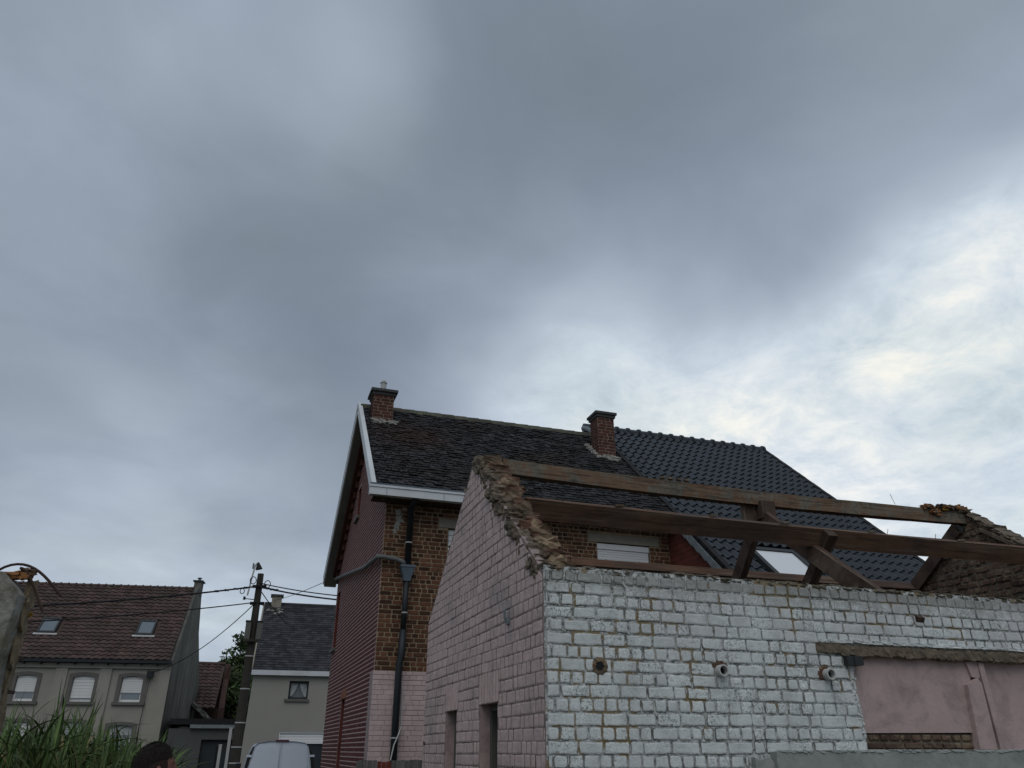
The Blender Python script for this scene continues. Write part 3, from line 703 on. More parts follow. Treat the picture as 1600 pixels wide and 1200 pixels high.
for i in range(26):
    f = (i + 0.5) / 26; g = Geo(); y = YF + 0.1 + (YR - YF - 0.1) * f; z = ZF + 0.03 + (ZR - ZF - 0.04) * f
    vs, fs = rock(0.26 * rnd.uniform(0.8, 1.1), 0.14 * rnd.uniform(0.9, 1.4), 0.055, i + 500, 0.22, 2); g.add(vs, fs, T(9.29, y, z) @ Matrix.Rotation(rnd.uniform(0.3, 0.75), 4, 'X'), tone=rnd.random()); part('broken_brick', g, 'rubble_mortar', fw)
for i in range(16):
    f = (i + 0.5) / 16; g = Geo(); y = YR + (YB - YR) * f; z = ZR - 0.02 + (ZB - ZR) * f
    vs, fs = rock(0.24, 0.15 * rnd.uniform(0.9, 1.2), 0.05, i + 540, 0.2, 2); g.add(vs, fs, T(9.29, y, z - 0.01) @ Matrix.Rotation(-0.6, 4, 'X'), tone=rnd.random()); part('broken_brick', g, 'rubble_mortar', fw)
g = Geo(); g.beam((9.12, YR + 0.08, ZR - 0.22), (9.12, 8.98, 3.60), 0.05, 0.17, up=(0, 0.6, 0.8)); part('verge_rafter', g, 'dark_timber', fw)
g = Geo(); g.prism([(gy(8.40), 3.99), (gy(8.12), 3.99), (gy(7.78), 4.34), (gy(7.90), 4.42)], 0.0, 0.03, GB @ T(0, 0, 0.001)); part('cement_patch', g, 'board', fw)
g = Geo(); g.beam((9.13, 7.10, 3.93), (9.12, 7.55, 4.25), 0.03, 0.04, up=(0, -0.6, 0.8)); part('mortar_ridge', g, 'rubble_mortar', fw)
# ---- rear wall
g = Geo(); g.box(X0 + TW + 0.002, YB - 0.24, 0, XI + 0.002, YB, 2.96); part('rear_wall', g, 'rubble_mortar', ob)
# ---- roof timbers
g = Geo(); g.beam((X0 + 0.30, YR, 4.465), (9.30, YR, 4.475), 0.11, 0.175, seg=14, sag=0.05, rough=0.010, seed=2); part('ridge_beam', g, 'old_timber', ob)
g = Geo(); g.beam((X0 + 0.27, 6.92, 3.75), (9.41, 6.92, 3.763), 0.085, 0.205, up=(0, -0.50, 0.86), seg=12, sag=0.02, rough=0.006, seed=5); part('front_purlin', g, 'timber', ob)
g = Geo(); g.beam((X0 + 0.20, 8.85, 3.685), (9.16, 8.85, 3.70), 0.10, 0.125, up=(0, 0.55, 0.83), seg=10, rough=0.006, seed=7); part('rear_purlin', g, 'timber', ob)
tr = Geo(); tr.beam((5.92, 7.78, 4.36), (5.92, 9.05, 2.92), 0.09, 0.17, up=(0, 0.63, 0.77), seg=4, rough=0.006, seed=3); part('rear_rafter', tr, 'dark_timber', ob)
tr = Geo(); tr.beam((5.90, 7.76, 4.16), (5.90, 5.76, 2.62), 0.085, 0.19, up=(0, -0.63, 0.77), seg=5, rough=0.008, seed=9); part('front_rafter', tr, 'dark_timber', ob)
g = Geo(); g.beam((6.02, 6.80, 3.76), (6.02, 7.55, 3.03), 0.12, 0.11, up=(0, 0.7, 0.7)); part('strut', g, 'dark_timber', ob)
g = Geo(); g.box(5.84, YR - 0.10, 4.16, 6.04, YR + 0.09, 4.375); g.box(5.66, YR + 0.02, 4.14, 5.835, YR + 0.08, 4.375); part('ridge_cleat', g, 'dark_timber', ob)
g = Geo(); g.beam((5.90, 6.05, 2.80), (5.90, 9.50, 2.80), 0.10, 0.16); part('tie_beam', g, 'dark_timber', ob)
# orange foam clump at the far end of the ridge beam
for i in range(22):
    g = Geo(); x = 8.46 + i * 0.036 + rnd.uniform(-0.02, 0.02); vs, fs = rock(0.075 * rnd.uniform(0.6, 1.5), 0.08, 0.045 * rnd.uniform(0.7, 1.6), i + 900, 0.5, 2)
    g.add(vs, fs, T(x, YR - 0.05, 4.565 - (0.07 if i in (3, 5, 6, 7) else 0.0) + rnd.uniform(-0.02, 0.025)), tone=rnd.random()); part('orange_foam', g, 'rust' if i in (8, 9, 12, 15) else ('rubble_mortar' if i % 4 == 1 else ('yellow' if i == 10 else 'foam')), ob)
for k in range(11):
    x = 2.9 + k * 0.58 + rnd.uniform(-0.1, 0.1)
    g = Geo(); g.tube([(x, 6.86, 3.83), (x + rnd.uniform(-0.01, 0.01), 6.84, 3.885)], 0.003, 5); part('nail', g, 'rust', ob)
for k in range(5):
    x = 3.3 + k * 1.15 + rnd.uniform(-0.2, 0.2); g = Geo(); g.beam((x, 6.86, 3.842), (x + rnd.uniform(0.05, 0.14), 6.88, 3.86), 0.03, 0.02); part('batten_stub', g, 'old_timber', ob)
g = Geo(); g.tube([(8.05, YR, 4.56), (8.02, YR, 4.64), (8.0, YR, 4.70)], 0.003, 4); part('straw', g, 'stone', ob)
g = Geo()
for k in range(4): vs, fs = rock(0.07, 0.05, 0.03, k + 30, 0.3, 1); g.add(vs, fs, T(4.55 + k * 0.11, YR, 4.56))
part('old_mortar', g, 'rubble_mortar', ob)

# ================================================================== brown brick house
HX0, HX1, HY0, HY1 = 2.08, 7.60, 13.0, 19.45
EY, EZ, RY, RZ = 12.65, 5.67, 15.75, 8.46
SL = (RZ - EZ) / (RY - EY)
BY, BZ = 19.85, 5.42
hs = thing('brown_brick_house', 'brown brick house with mossy dark slate roof, white gutter, red painted gable and two chimneys', 'house', T(HX0, HY0, 0))
HF = frame((HX0, HY0, 0), (1, 0, 0), (0, 0, 1))
wins = [(1.13, 3.75, 2.1, 5.13), (3.99, 4.0, 5.09, 5.11)]
WT = 5.50
g = Geo(); g.slab([(0.004, 2.735), (HX1 - HX0, 2.735), (HX1 - HX0, WT), (0.004, WT)], [[(a, b), (c, b), (c, d), (a, d)] for a, b, c, d in wins], 0.3, HF)
fwall = part('front_wall', g, 'brown_mortar', hs)
BTW = [FRONT_BUILDING]
pc = Pieces('brown_brick', 'brown_brick', fwall, HF, depth=0.008, ch=0.0025, jit=0.003, variants=8, seed=51, occl=BTW)
bond(pc, 0.0, HX1 - HX0, 2.737, WT, 0.0735, (0.215, 0.1075), 0.0185, holes=wins + [(0.95, 5.125, 2.2, 5.275), (3.81, 5.105, 5.31, 5.275)], seed=52, wob=0.003, zj=0.0015, merge=0.22)
pc.done()
HFp = frame((HX0 - 0.012, HY0 - 0.006, 0), (1, 0, 0), (0, 0, 1))
g = Geo(); g.slab([(0, 0), (HX1 - HX0, 0), (HX1 - HX0, 2.733), (0, 2.733)], [], 0.3, HFp); pw = part('pink_wall_base', g, 'house_pink_mortar', hs)
pc = Pieces('painted_brick', 'house_pink', pw, HFp, depth=0.007, ch=0.003, jit=0.002, variants=6, seed=61, occl=BTW, limit=260)
bond(pc, 0.0, 1.75, 1.2, 2.732, 0.0735, (0.215, 0.1075), 0.006, seed=62, wob=0.002, zj=0.001, merge=0.2)
pc.done()
# gable wall, seen from -X
HG = frame((HX0, HY0, 0), (0, -1, 0), (0, 0, 1))
def hy(y): return -(y - HY0)
def zroof(y): return EZ + SL * (y - EY) if y < RY else RZ + (BZ - RZ) * (y - RY) / (BY - RY)
gout = [(hy(HY1), 0), (-0.004, 0), (-0.004, zroof(HY0) - 0.16), (hy(RY), RZ - 0.16), (hy(HY1), zroof(HY1) - 0.16)]
gw_holes = [(hy(16.95), 6.2, hy(16.5), 6.9), (hy(19.3), 3.7, hy(18.7), 5.0), (hy(16.75), 0.2, hy(16.25), 2.5)]
g = Geo(); g.slab(gout, [[(a, b), (c, b), (c, d), (a, d)] for a, b, c, d in gw_holes], 0.25, HG)
gwall = part('gable_wall', g, 'red_mortar', hs)
pc = Pieces('red_brick', 'red_brick', gwall, HG, depth=0.0025, ch=0.0008, jit=0.0, variants=5, seed=71, limit=300)
bond(pc, hy(HY1), 0, 0.9, RZ, 0.0735, (0.215, 0.1075), 0.016, vj=0.8, outer=gout, holes=gw_holes, seed=72)
pc.done()
for (a, b, c, d) in gw_holes:
    g = Geo(); g.box(HX0 + 0.16, HY0 - c, b, HX0 + 0.20, HY0 - a, d); part('window', g, 'frame_dark', gwall)
    g = Geo(); g.box(HX0 - 0.06, HY0 - c - 0.05, b - 0.07, HX0 + 0.1, HY0 - a + 0.05, b - 0.003); part('sill', g, 'render_band', gwall)
    g = Geo(); g.box(HX0 + 0.002, HY0 - a - 0.008, b, HX0 + 0.159, HY0 - a - 0.001, d); g.box(HX0 + 0.002, HY0 - c + 0.001, d - 0.008, HX0 + 0.159, HY0 - a - 0.009, d - 0.001); part('reveal', g, 'side_red', gwall)
g = Geo(); g.box(HX0 - 0.008, 16.1, 2.502, HX0 + 0.1, 16.9, 2.66); part('orange_lintel', g, material('orange_clay', (0.22, 0.09, 0.05), 0.9, 0.2, 6), gwall)
# dentils stepping up under the verge
for side in (0, 1):
    for i in range(15):
        f = (i + 0.5) / 15
        y = (HY0 + (RY - HY0) * f) if side == 0 else (RY + (HY1 - RY) * f)
        z = zroof(y) - 0.46
        g = Geo(); g.box(HX0 - 0.07, y - 0.06, z, HX0 - 0.002, y + 0.06, z + 0.14); part('dentil', g, 'red_mortar' if False else 'chimney_brick', gwall)
g = Geo()
for (ya, yb) in ((HY0, RY), (RY, HY1)):
    g.beam((HX0 - 0.075, ya, zroof(ya) - 0.27), (HX0 - 0.075, yb, zroof(yb) - 0.27), 0.14, 0.13)
part('corbel_course', g, 'chimney_brick', gwall)
# roof deck
g = Geo()
RX0 = 1.78
for (ya, za, yb, zb) in ((EY, EZ, RY, RZ), (BY, BZ, RY, RZ)):
    sgn = 1 if yb > ya else -1
    d = Vector((0, yb - ya, zb - za)).normalized(); nrm = Vector((0, -d.z, d.y)) if sgn > 0 else Vector((0, d.z, -d.y))
    for lo, hi in ((-0.13, -0.012),):
        vs = [Vector((x, y, z)) + nrm * k for k in (lo, hi) for (x, y, z) in ((RX0 + 0.03, ya, za), (HX1, ya, za), (HX1, yb, zb), (RX0 + 0.03, yb, zb))]
        g.add(vs, [(0, 1, 2, 3), (4, 5, 6, 7), (0, 1, 5, 4), (1, 2, 6, 5), (2, 3, 7, 6), (3, 0, 4, 7)])
roof = part('roof', g, 'slate', hs)
# slates
SLF = frame((RX0, EY, EZ), (1, 0, 0), (0, RY - EY, RZ - EZ))
LEN = math.hypot(RY - EY, RZ - EZ)
def slate(w, h, r2):
    n = 5; vs = []; t = 0.012 + 0.008 * r2.random()
    bot = [(-w / 2 + w * i / n, -h / 2 + r2.uniform(-0.012, 0.02) + (0.02 if i in (0, n) else 0)) for i in range(n + 1)]
    poly = bot + [(w / 2, h / 2), (-w / 2, h / 2)]
    k = len(poly); vs = [(p[0], p[1], 0) for p in poly] + [(p[0] * 0.97, p[1], t + r2.uniform(-0.004, 0.004)) for p in poly]
    return vs, [tuple(range(k, 2 * k))] + [(i, (i + 1) % k, k + (i + 1) % k, k + i) for i in range(k)]
pc = Pieces('slate', 'slate', roof, SLF, depth=0.015, variants=12, seed=81, occl=BTW, maker=slate)
rnd = random.Random(8); rows = 38; sv = LEN / rows
holes_ch = [(0.18, 3.20, 0.66, 4.4), (5.18, 2.72, 5.66, 3.3)]
for r_ in range(rows):
    u = 0.0 if r_ % 2 else -0.07
    while u < HX1 - RX0:
        ww = rnd.choice((0.128, 0.144, 0.16))
        if not (u > HX1 - RX0 - 0.05 or u < -0.01 and ww < 0.13):
            pc.rect(max(u, 0.0) + 0.003, r_ * sv - 0.018, min(u + ww, HX1 - RX0) - 0.003, r_ * sv + sv + 0.02, tilt=(-0.14 + rnd.uniform(-0.09, 0.05), rnd.uniform(-0.12, 0.12), rnd.uniform(-0.05, 0.05)), lift=rnd.uniform(0.0, 0.014))
        u += ww
pc.done()
# ridge tiles (stone-grey, mossy)
for i in range(19):
    x = RX0 + 0.02 + i * 0.30
    if x + 0.3 > HX1: break
    g = Geo(); vs = []; 
    for xx, k in ((x, 0.0), (x + 0.31, 0.012)):
        for (dy, dz) in ((-0.17, -0.135), (-0.10, -0.03), (0, 0.03), (0.10, -0.03), (0.17, -0.135), (0.12, -0.14), (0, -0.02), (-0.12, -0.14)): vs.append((xx, RY + dy, RZ + dz + k + 0.01))
    g.add(vs, [(i2, (i2 + 1) % 8, 8 + (i2 + 1) % 8, 8 + i2) for i2 in range(8)] + [tuple(range(8)), tuple(range(8, 16))], tone=rnd.random()); part('ridge_tile', g, 'ridge_moss', roof)
# barge boards, soffit
for (ya, za, yb, zb, nm) in ((EY - 0.02, EZ - 0.02, RY + 0.02, RZ, 'barge_board'), (BY, BZ, RY + 0.02, RZ, 'barge_board')):
    g = Geo(); g.beam((RX0 - 0.012, ya, za - 0.055), (RX0 - 0.012, yb, zb - 0.055), 0.03, 0.20); g.beam((RX0 - 0.012 + 0.02, ya, za + 0.055), (RX0 + 0.008, yb, zb + 0.055), 0.085, 0.022)
    part(nm, g, 'zinc_white', roof)
    g = Geo(); g.beam((RX0 + 0.15, ya, za - 0.165), (RX0 + 0.15, yb, zb - 0.165), 0.29, 0.02); part('soffit', g, 'soffit', roof)
# front gutter box
g = Geo(); g.box(RX0 - 0.06, EY - 0.10, EZ - 0.185, HX1, EY + 0.02, EZ - 0.055); g.box(RX0 - 0.065, EY - 0.115, EZ - 0.053, HX1, EY + 0.02, EZ - 0.012)
gut = part('gutter_box', g, 'zinc_white', hs)
g = Geo(); g.box(RX0 - 0.06, EY - 0.12, EZ - 0.010, HX1, EY + 0.0, EZ + 0.012); part('gutter_lip', g, 'hopper', gut)
for x in (2.0, 3.0, 4.6, 6.2):
    g = Geo(); g.box(x, EY - 0.117, EZ - 0.186, x + 0.006, EY - 0.101, EZ - 0.054); part('gutter_seam', g, 'galv', gut)
g = Geo(); g.box(RX0 + 0.02, EY + 0.022, EZ - 0.19, HX1, HY0 - 0.01, EZ - 0.165); part('eaves_board', g, 'dark_timber', hs)
# rear and party wall (plain)
g = Geo(); g.box(HX0 + 0.26, HY1 - 0.25, 0, HX1, HY1, 5.3); part('rear_wall', g, 'brown_mortar', hs)
# chimneys
def chimney(x0, y0, x1, y1, zb, zt, pot, parent, cap=0.07):
    g = Geo(); g.box(x0, y0, zb, x1, y1, zt); c = part('chimney', g, 'chimney_mortar', parent)
    for fm, L in ((frame((x0, y0, zb), (1, 0, 0), (0, 0, 1)), x1 - x0), (frame((x0, y1, zb), (0, -1, 0), (0, 0, 1)), y1 - y0)):
        pc = Pieces('chimney_brick', 'chimney_brick', c, fm, depth=0.006, ch=0.002, jit=0.003, variants=6, seed=91, stuffname='chimney_bricks')
        bond(pc, -0.006, L + 0.004, 0.0, zt - zb, 0.073, (0.22, 0.22), 0.018, seed=int(x0 * 10), zj=0.001, merge=0.25); pc.done()
    g = Geo(); g.box(x0 - 0.03, y0 - 0.03, zt - 0.10, x1 + 0.03, y1 + 0.03, zt - 0.035); g.box(x0 - cap, y0 - cap, zt - 0.033, x1 + cap, y1 + cap, zt + 0.025)
    part('chimney_cap', g, 'roofing', c)
    if pot:
        g = Geo(); xm, ym = (x0 + x1) / 2, (y0 + y1) / 2
        g.tube([(xm, ym, zt + 0.02), (xm, ym, zt + 0.27)], 0.062, 14); g.tube([(xm, ym, zt + 0.272), (xm, ym, zt + 0.29)], 0.075, 14); g.tube([(xm, ym, zt + 0.292), (xm, ym, zt + 0.33)], 0.05, 12)
        part('chimney_pot', g, 'galv', c)
    return c
c1 = chimney(1.99, 15.06, 2.42, 15.50, 7.80, 8.56, True, hs)
c2 = chimney(7.01, 14.66, 7.42, 15.05, 7.42, 8.56, False, hs, cap=0.06)
for (x0, x1, y0) in ((1.99, 2.42, 15.06), (7.00, 7.44, 14.66)):
    z0 = zroof(y0)
    for k in range(18):
        g = Geo(); u = rnd.uniform(-0.08, x1 - x0 + 0.08); vs, fs = rock(0.12, 0.10, 0.05, k + 700, 0.35, 1)
        y = y0 - rnd.uniform(0.0, 0.16); g.add(vs, fs, T(x0 + u, y, zroof(y) + 0.035), tone=rnd.random()); part('mortar_flashing', g, 'cement', roof)
for k in range(9):
    g = Geo(); y = 14.70 + k * 0.05; vs, fs = rock(0.10, 0.10, 0.05, k + 760, 0.35, 1); g.add(vs, fs, T(6.93 - 0.03 * (k % 2), y, zroof(y) + 0.04), tone=rnd.random()); part('mortar_flashing', g, 'cement', roof)
# windows
for wi, (a, b, c, d) in enumerate(wins):
    x0, x1 = HX0 + a, HX0 + c; y = HY0
    l0, l1 = (x0 - 0.17, x1 + 0.13) if wi == 0 else (x0 - 0.17, x1 + 0.20)
    g = Geo(); g.box(l0, y - 0.012, d + 0.004, l1, y + 0.10, d + 0.145); part('lintel', g, 'stone', fwall)
    g = Geo(); g.box(x0, y + 0.10, b, x1, y + 0.14, d); win = part('window', g, 'white_pvc', fwall)
    g = Geo(); g.box(x0 + 0.08, y + 0.092, b + 0.08, x1 - 0.08, y + 0.098, d - 0.42); part('pane', g, 'glass', win)
    if wi == 1:
        top = d - 0.02; n = 6
        g = Geo(); g.box(x0 + 0.01, y + 0.01, top - 0.10, x1 - 0.01, y + 0.09, top); part('shutter_box', g, 'white_pvc', win)
        for k in range(n - 1):
            g = Geo(); zt = top - 0.104 - k * 0.045; g.box(x0 + 0.02, y + 0.03, zt - 0.041, x1 - 0.02, y + 0.045, zt); part('shutter_slat', g, 'white_pvc', win)
        for xx in (x0 + 0.18, x1 - 0.22):
            g = Geo(); g.tube([(xx, y + 0.01, top - 0.30), (xx, y + 0.029, top - 0.30)], 0.012, 8); part('shutter_stop', g, 'boxmat', win)
    else:
        for k in range(4):
            g = Geo(); g.box(x0 + 0.02, y + 0.05, d - 0.11 - k * 0.10, x1 - 0.02, y + 0.075, d - 0.02 - k * 0.10); part('shutter_slat', g, 'white_pvc', win)
        g = Geo(); g.box(x0 + 0.005, y + 0.03, b, x0 + 0.07, y + 0.09, d - 0.44); part('window_jamb', g, 'white_pvc', win)
# stain of old mortar under the gutter
g = Geo()
for k in range(15): vs, fs = rock(0.035 + 0.06 * rnd.random(), 0.008, 0.05, k + 800, 0.5, 1); g.add(vs, fs, T(2.37 + rnd.uniform(-0.06, 0.05) - 0.006 * k, HY0 - 0.006, 5.40 - k * 0.030), tone=rnd.random())
part('mortar_smear', g, 'cement', fwall)
# downpipe with hopper, side pipe, cable
g = Geo(); yy = HY0 - 0.10
g.tube([(2.52, EY - 0.04, EZ - 0.18), (2.51, yy, 5.40), (2.50, yy, 4.40)], 0.055, 12)
dp = part('downpipe', g, 'dark_pipe', hs, smooth=True)
g = Geo(); g.tube([(2.50, yy, 4.22), (2.49, yy, 3.30)], 0.045, 12); g.tube([(2.49, yy, 3.36), (2.485, yy, 2.95), (2.46, yy, 2.85), (2.45, yy, 0.1)], 0.055, 12); part('lower_downpipe', g, 'dark_pipe', hs, smooth=True)
g = Geo()
vs = []; 
for (hw, hd, z) in ((0.055, 0.05, 4.14), (0.065, 0.06, 4.20), (0.115, 0.09, 4.36), (0.125, 0.10, 4.365), (0.125, 0.10, 4.40)):
    vs += [(2.50 - hw, yy - hd, z), (2.50 + hw, yy - hd, z), (2.50 + hw, yy + min(hd, 0.08), z), (2.50 - hw, yy + min(hd, 0.08), z)]
g.add(vs, [(q * 4 + k, q * 4 + (k + 1) % 4, q * 4 + 4 + (k + 1) % 4, q * 4 + 4 + k) for q in range(4) for k in range(4)] + [(3, 2, 1, 0), (16, 17, 18, 19)]); part('rain_hopper', g, 'hopper', hs)
for z, r in ((4.78, 0.062), (3.62, 0.052), (1.75, 0.062)):
    g = Geo(); g.tube([(2.50 if z > 2 else 2.455, yy, z), (2.50 if z > 2 else 2.455, yy, z + 0.02)], r, 12); part('pipe_clamp', g, 'galv', hs)
g = Geo(); xs = HX0 - 0.075
g.tube([(2.46, yy, 4.42), (2.40, yy, 4.47), (2.28, yy, 4.50), (2.10, yy, 4.52), (xs + 0.03, yy + 0.01, 4.52), (xs, yy + 0.06, 4.53), (xs, 14.5, 4.66), (xs, 19.5, 5.38)], 0.042, 10)
part('side_pipe', g, 'grey_pipe', hs, smooth=True)
g = Geo(); g.tube([(2.545, HY0 - 0.03, 2.5), (2.56, HY0 - 0.03, 2.1), (2.56, HY0 - 0.03, 1.92), (2.50, HY0 - 0.165, 1.80), (2.44, HY0 - 0.17, 1.66), (2.40, HY0 - 0.17, 1.45)], 0.010, 6); part('wall_cable', g, 'off_white', hs)

# ================================================================== neighbour with dark pantile roof
NX0, NX1 = 7.60, 12.55
NY, NZ = 10.55, 3.78; NRY, NRZ = 16.12, 8.79
NS = (NRZ - NZ) / (NRY - NY)
nh = thing('pantile_roof_house', 'neighbouring house with new dark grey pantile roof sweeping low behind the roof beams', 'house', T(NX0, 13, 0))
NF = frame((NX0, NY, NZ), (1, 0, 0), (0, NRY - NY, NRZ - NZ)); NL = math.hypot(NRY - NY, NRZ - NZ)
g = Geo(); g.prism([(0, 0), (NX1 - NX0, 0), (NX1 - NX0, NL), (0, NL)], -0.12, -0.004, NF)
NF2 = frame((NX0, NRY, NRZ), (1, 0, 0), (0, 3.6, -3.1)); g.prism([(0, 0), (NX1 - NX0, 0), (NX1 - NX0, 4.7), (0, 4.7)], -0.12, -0.004, NF2)
nroof = part('roof', g, 'pantile', nh)
def pant(w, h, r2):
    prof = [(0.0, 0.002), (0.12, 0.020), (0.25, 0.048), (0.36, 0.058), (0.48, 0.046), (0.62, 0.014), (0.80, 0.002), (1.0, 0.004)]
    k = len(prof); vs = []
    for (y, up, th) in ((-h / 2, 0.024, 0), (-h / 2, 0.0, 0), (h / 2 + 0.02, -0.002, 0)):
        for (f, z) in prof: vs.append((-w / 2 + f * (w + 0.004), y, (z + 0.030) if up == 0.024 else (z if up == 0.0 else z - 0.002)))
    fs = [(i, i + 1, 2 * k + i + 1, 2 * k + i) for i in range(k - 1)] + [(i, k + i, k + i + 1, i + 1) for i in range(k - 1)] + [(0, 2 * k, k), (k - 1, 2 * k - 1, 3 * k - 1)]
    return vs, fs
pc = Pieces('pantile', 'pantile', nroof, NF, depth=0.03, variants=4, seed=101, occl=BTW, maker=pant, smooth=False)
SKY = (0.84, 0.55, 1.84, 1.62)            # skylight u0,v0,u1,v1 on the slope
nr = 25; nv = NL / nr; nc = 25; nu = (NX1 - NX0 - 0.06) / nc
for r_ in range(nr):
    for c_ in range(nc):
        u, v = 0.03 + c_ * nu, r_ * nv
        if u + nu > SKY[0] and u < SKY[2] and v + nv > SKY[1] and v < SKY[3]: continue
        pc.rect(u, v, u + nu, v + nv)
pc.done()
for i in range(17):
    x = NX0 - 0.28 + i * 0.306; g = Geo(); 
    g.tube([(x, NRY, NRZ - 0.01), (x + 0.27, NRY, NRZ - 0.005)], 0.115, 12); g.tube([(x + 0.26, NRY, NRZ), (x + 0.318, NRY, NRZ + 0.005)], 0.137, 12)
    part('ridge_tile', g, 'pantile', nroof)
for i in range(nr):                              # raised verge tiles both sides
    for uu in (-0.04, NX1 - NX0 - 0.06):
        g = Geo(); g.prism([(uu, i * nv - 0.02), (uu + 0.11, i * nv - 0.02), (uu + 0.11, (i + 1) * nv), (uu, (i + 1) * nv)], -0.13, 0.052 - 0.0, NF @ Matrix.Rotation(0.0, 4, 'X') @ T(0, 0, 0.004 * (i % 2))); part('verge_tile', g, 'black', nroof)
g = Geo(); g.tube([(7.30, NRY - 0.02, NRZ - 0.03), (7.33, 15.9, NRZ - 0.12), (7.42, 15.5, NRZ - 0.46), (7.46, 15.25, NRZ - 0.68)], 0.06, 8); part('lead_roll', g, 'lead', nroof)
# skylight
SU0, SV0, SU1, SV1 = SKY
g = Geo()
for (a, b, c, d) in ((SU0, SV0, SU0 + 0.09, SV1), (SU1 - 0.09, SV0, SU1, SV1), (SU0 + 0.092, SV0, SU1 - 0.092, SV0 + 0.09), (SU0 + 0.092, SV1 - 0.10, SU1 - 0.092, SV1)):
    g.prism([(a, b), (c, b), (c, d), (a, d)], 0, 0.085, NF)
sk = part('skylight', g, 'frame_dark', nroof)
g = Geo(); g.prism([(SU0 + 0.09, SV0 + 0.09), (SU1 - 0.09, SV0 + 0.09), (SU1 - 0.09, SV1 - 0.1), (SU0 + 0.09, SV1 - 0.1)], 0.02, 0.06, NF); part('skylight_pane', g, 'painted_reflection', sk)
# side wall (deep red) between the brown wall and the low roof, with stepped lead
sw = [(hy(13.0 - 0.005), 0), (hy(NY + 0.25), 0), (hy(NY + 0.25), NZ + 0.10), (hy(13.0 - 0.005), NZ + NS * (13.0 - NY) - 0.16)]
SWF = frame((NX0, HY0, 0), (0, -1, 0), (0, 0, 1))
g = Geo(); g.slab(sw, [], 0.2, SWF); swl = part('side_wall', g, 'side_red', nh)
pc = Pieces('dark_red_brick', 'side_red', swl, SWF, depth=0.005, ch=0.001, jit=0.001, seed=111, limit=60)
bond(pc, sw[0][0], sw[1][0], 3.3, 5.9, 0.10, (0.22, 0.22), 0.006, outer=[(sw[0][0], 3.3), (sw[1][0], 3.3), (sw[2][0], sw[2][1]), (sw[3][0], sw[3][1])], seed=4); pc.done()
for i in range(12):
    ya = NY + 0.12 + i * 0.20
    g = Geo(); za, zb = NZ + NS * (ya - NY), NZ + NS * (ya + 0.215 - NY)
    g.prism([(hy(ya), za - 0.21), (hy(ya), za - 0.02), (hy(ya + 0.215), zb - 0.02), (hy(ya + 0.215), zb - 0.17)], 0.008, 0.020 + 0.004 * (i % 2), SWF @ T(0, 0, 0.06)); part('lead_flashing', g, 'lead', swl)
g = Geo(); g.box(NX0, NY + 0.25, 0, NX1 - 0.05, NY + 0.5, NZ + 0.05); part('front_wall', g, 'side_red', nh)
g = Geo(); g.slab([(hy(19.3), 0), (hy(NY + 0.55), 0), (hy(NY + 0.55), NZ + 0.1), (hy(NRY), NRZ - 0.16), (hy(19.3), 5.8)], [], 0.2, frame((NX1 - 0.1, HY0, 0), (0, -1, 0), (0, 0, 1))); part('end_wall', g, 'brown_mortar', nh)

# ================================================================== far house A (tiled, rendered)
AH = frame((-2.49, 35.91, 0), (0.9897, -0.1432, 0), (0.1432, 0.9897, 0))
ha = thing('grey_rendered_house', 'grey rendered house with brown tiled roof, two roof windows and half lowered white shutters', 'house', AH)
GF = AH
AW = 8.2; AE = 4.84; AR = (2.35, 8.18)
AF = AH @ frame((0, 0, 0), (1, 0, 0), (0, 0, 1))      # u along facade (negative to the left), v up, n to the camera
L_ = lambda: None
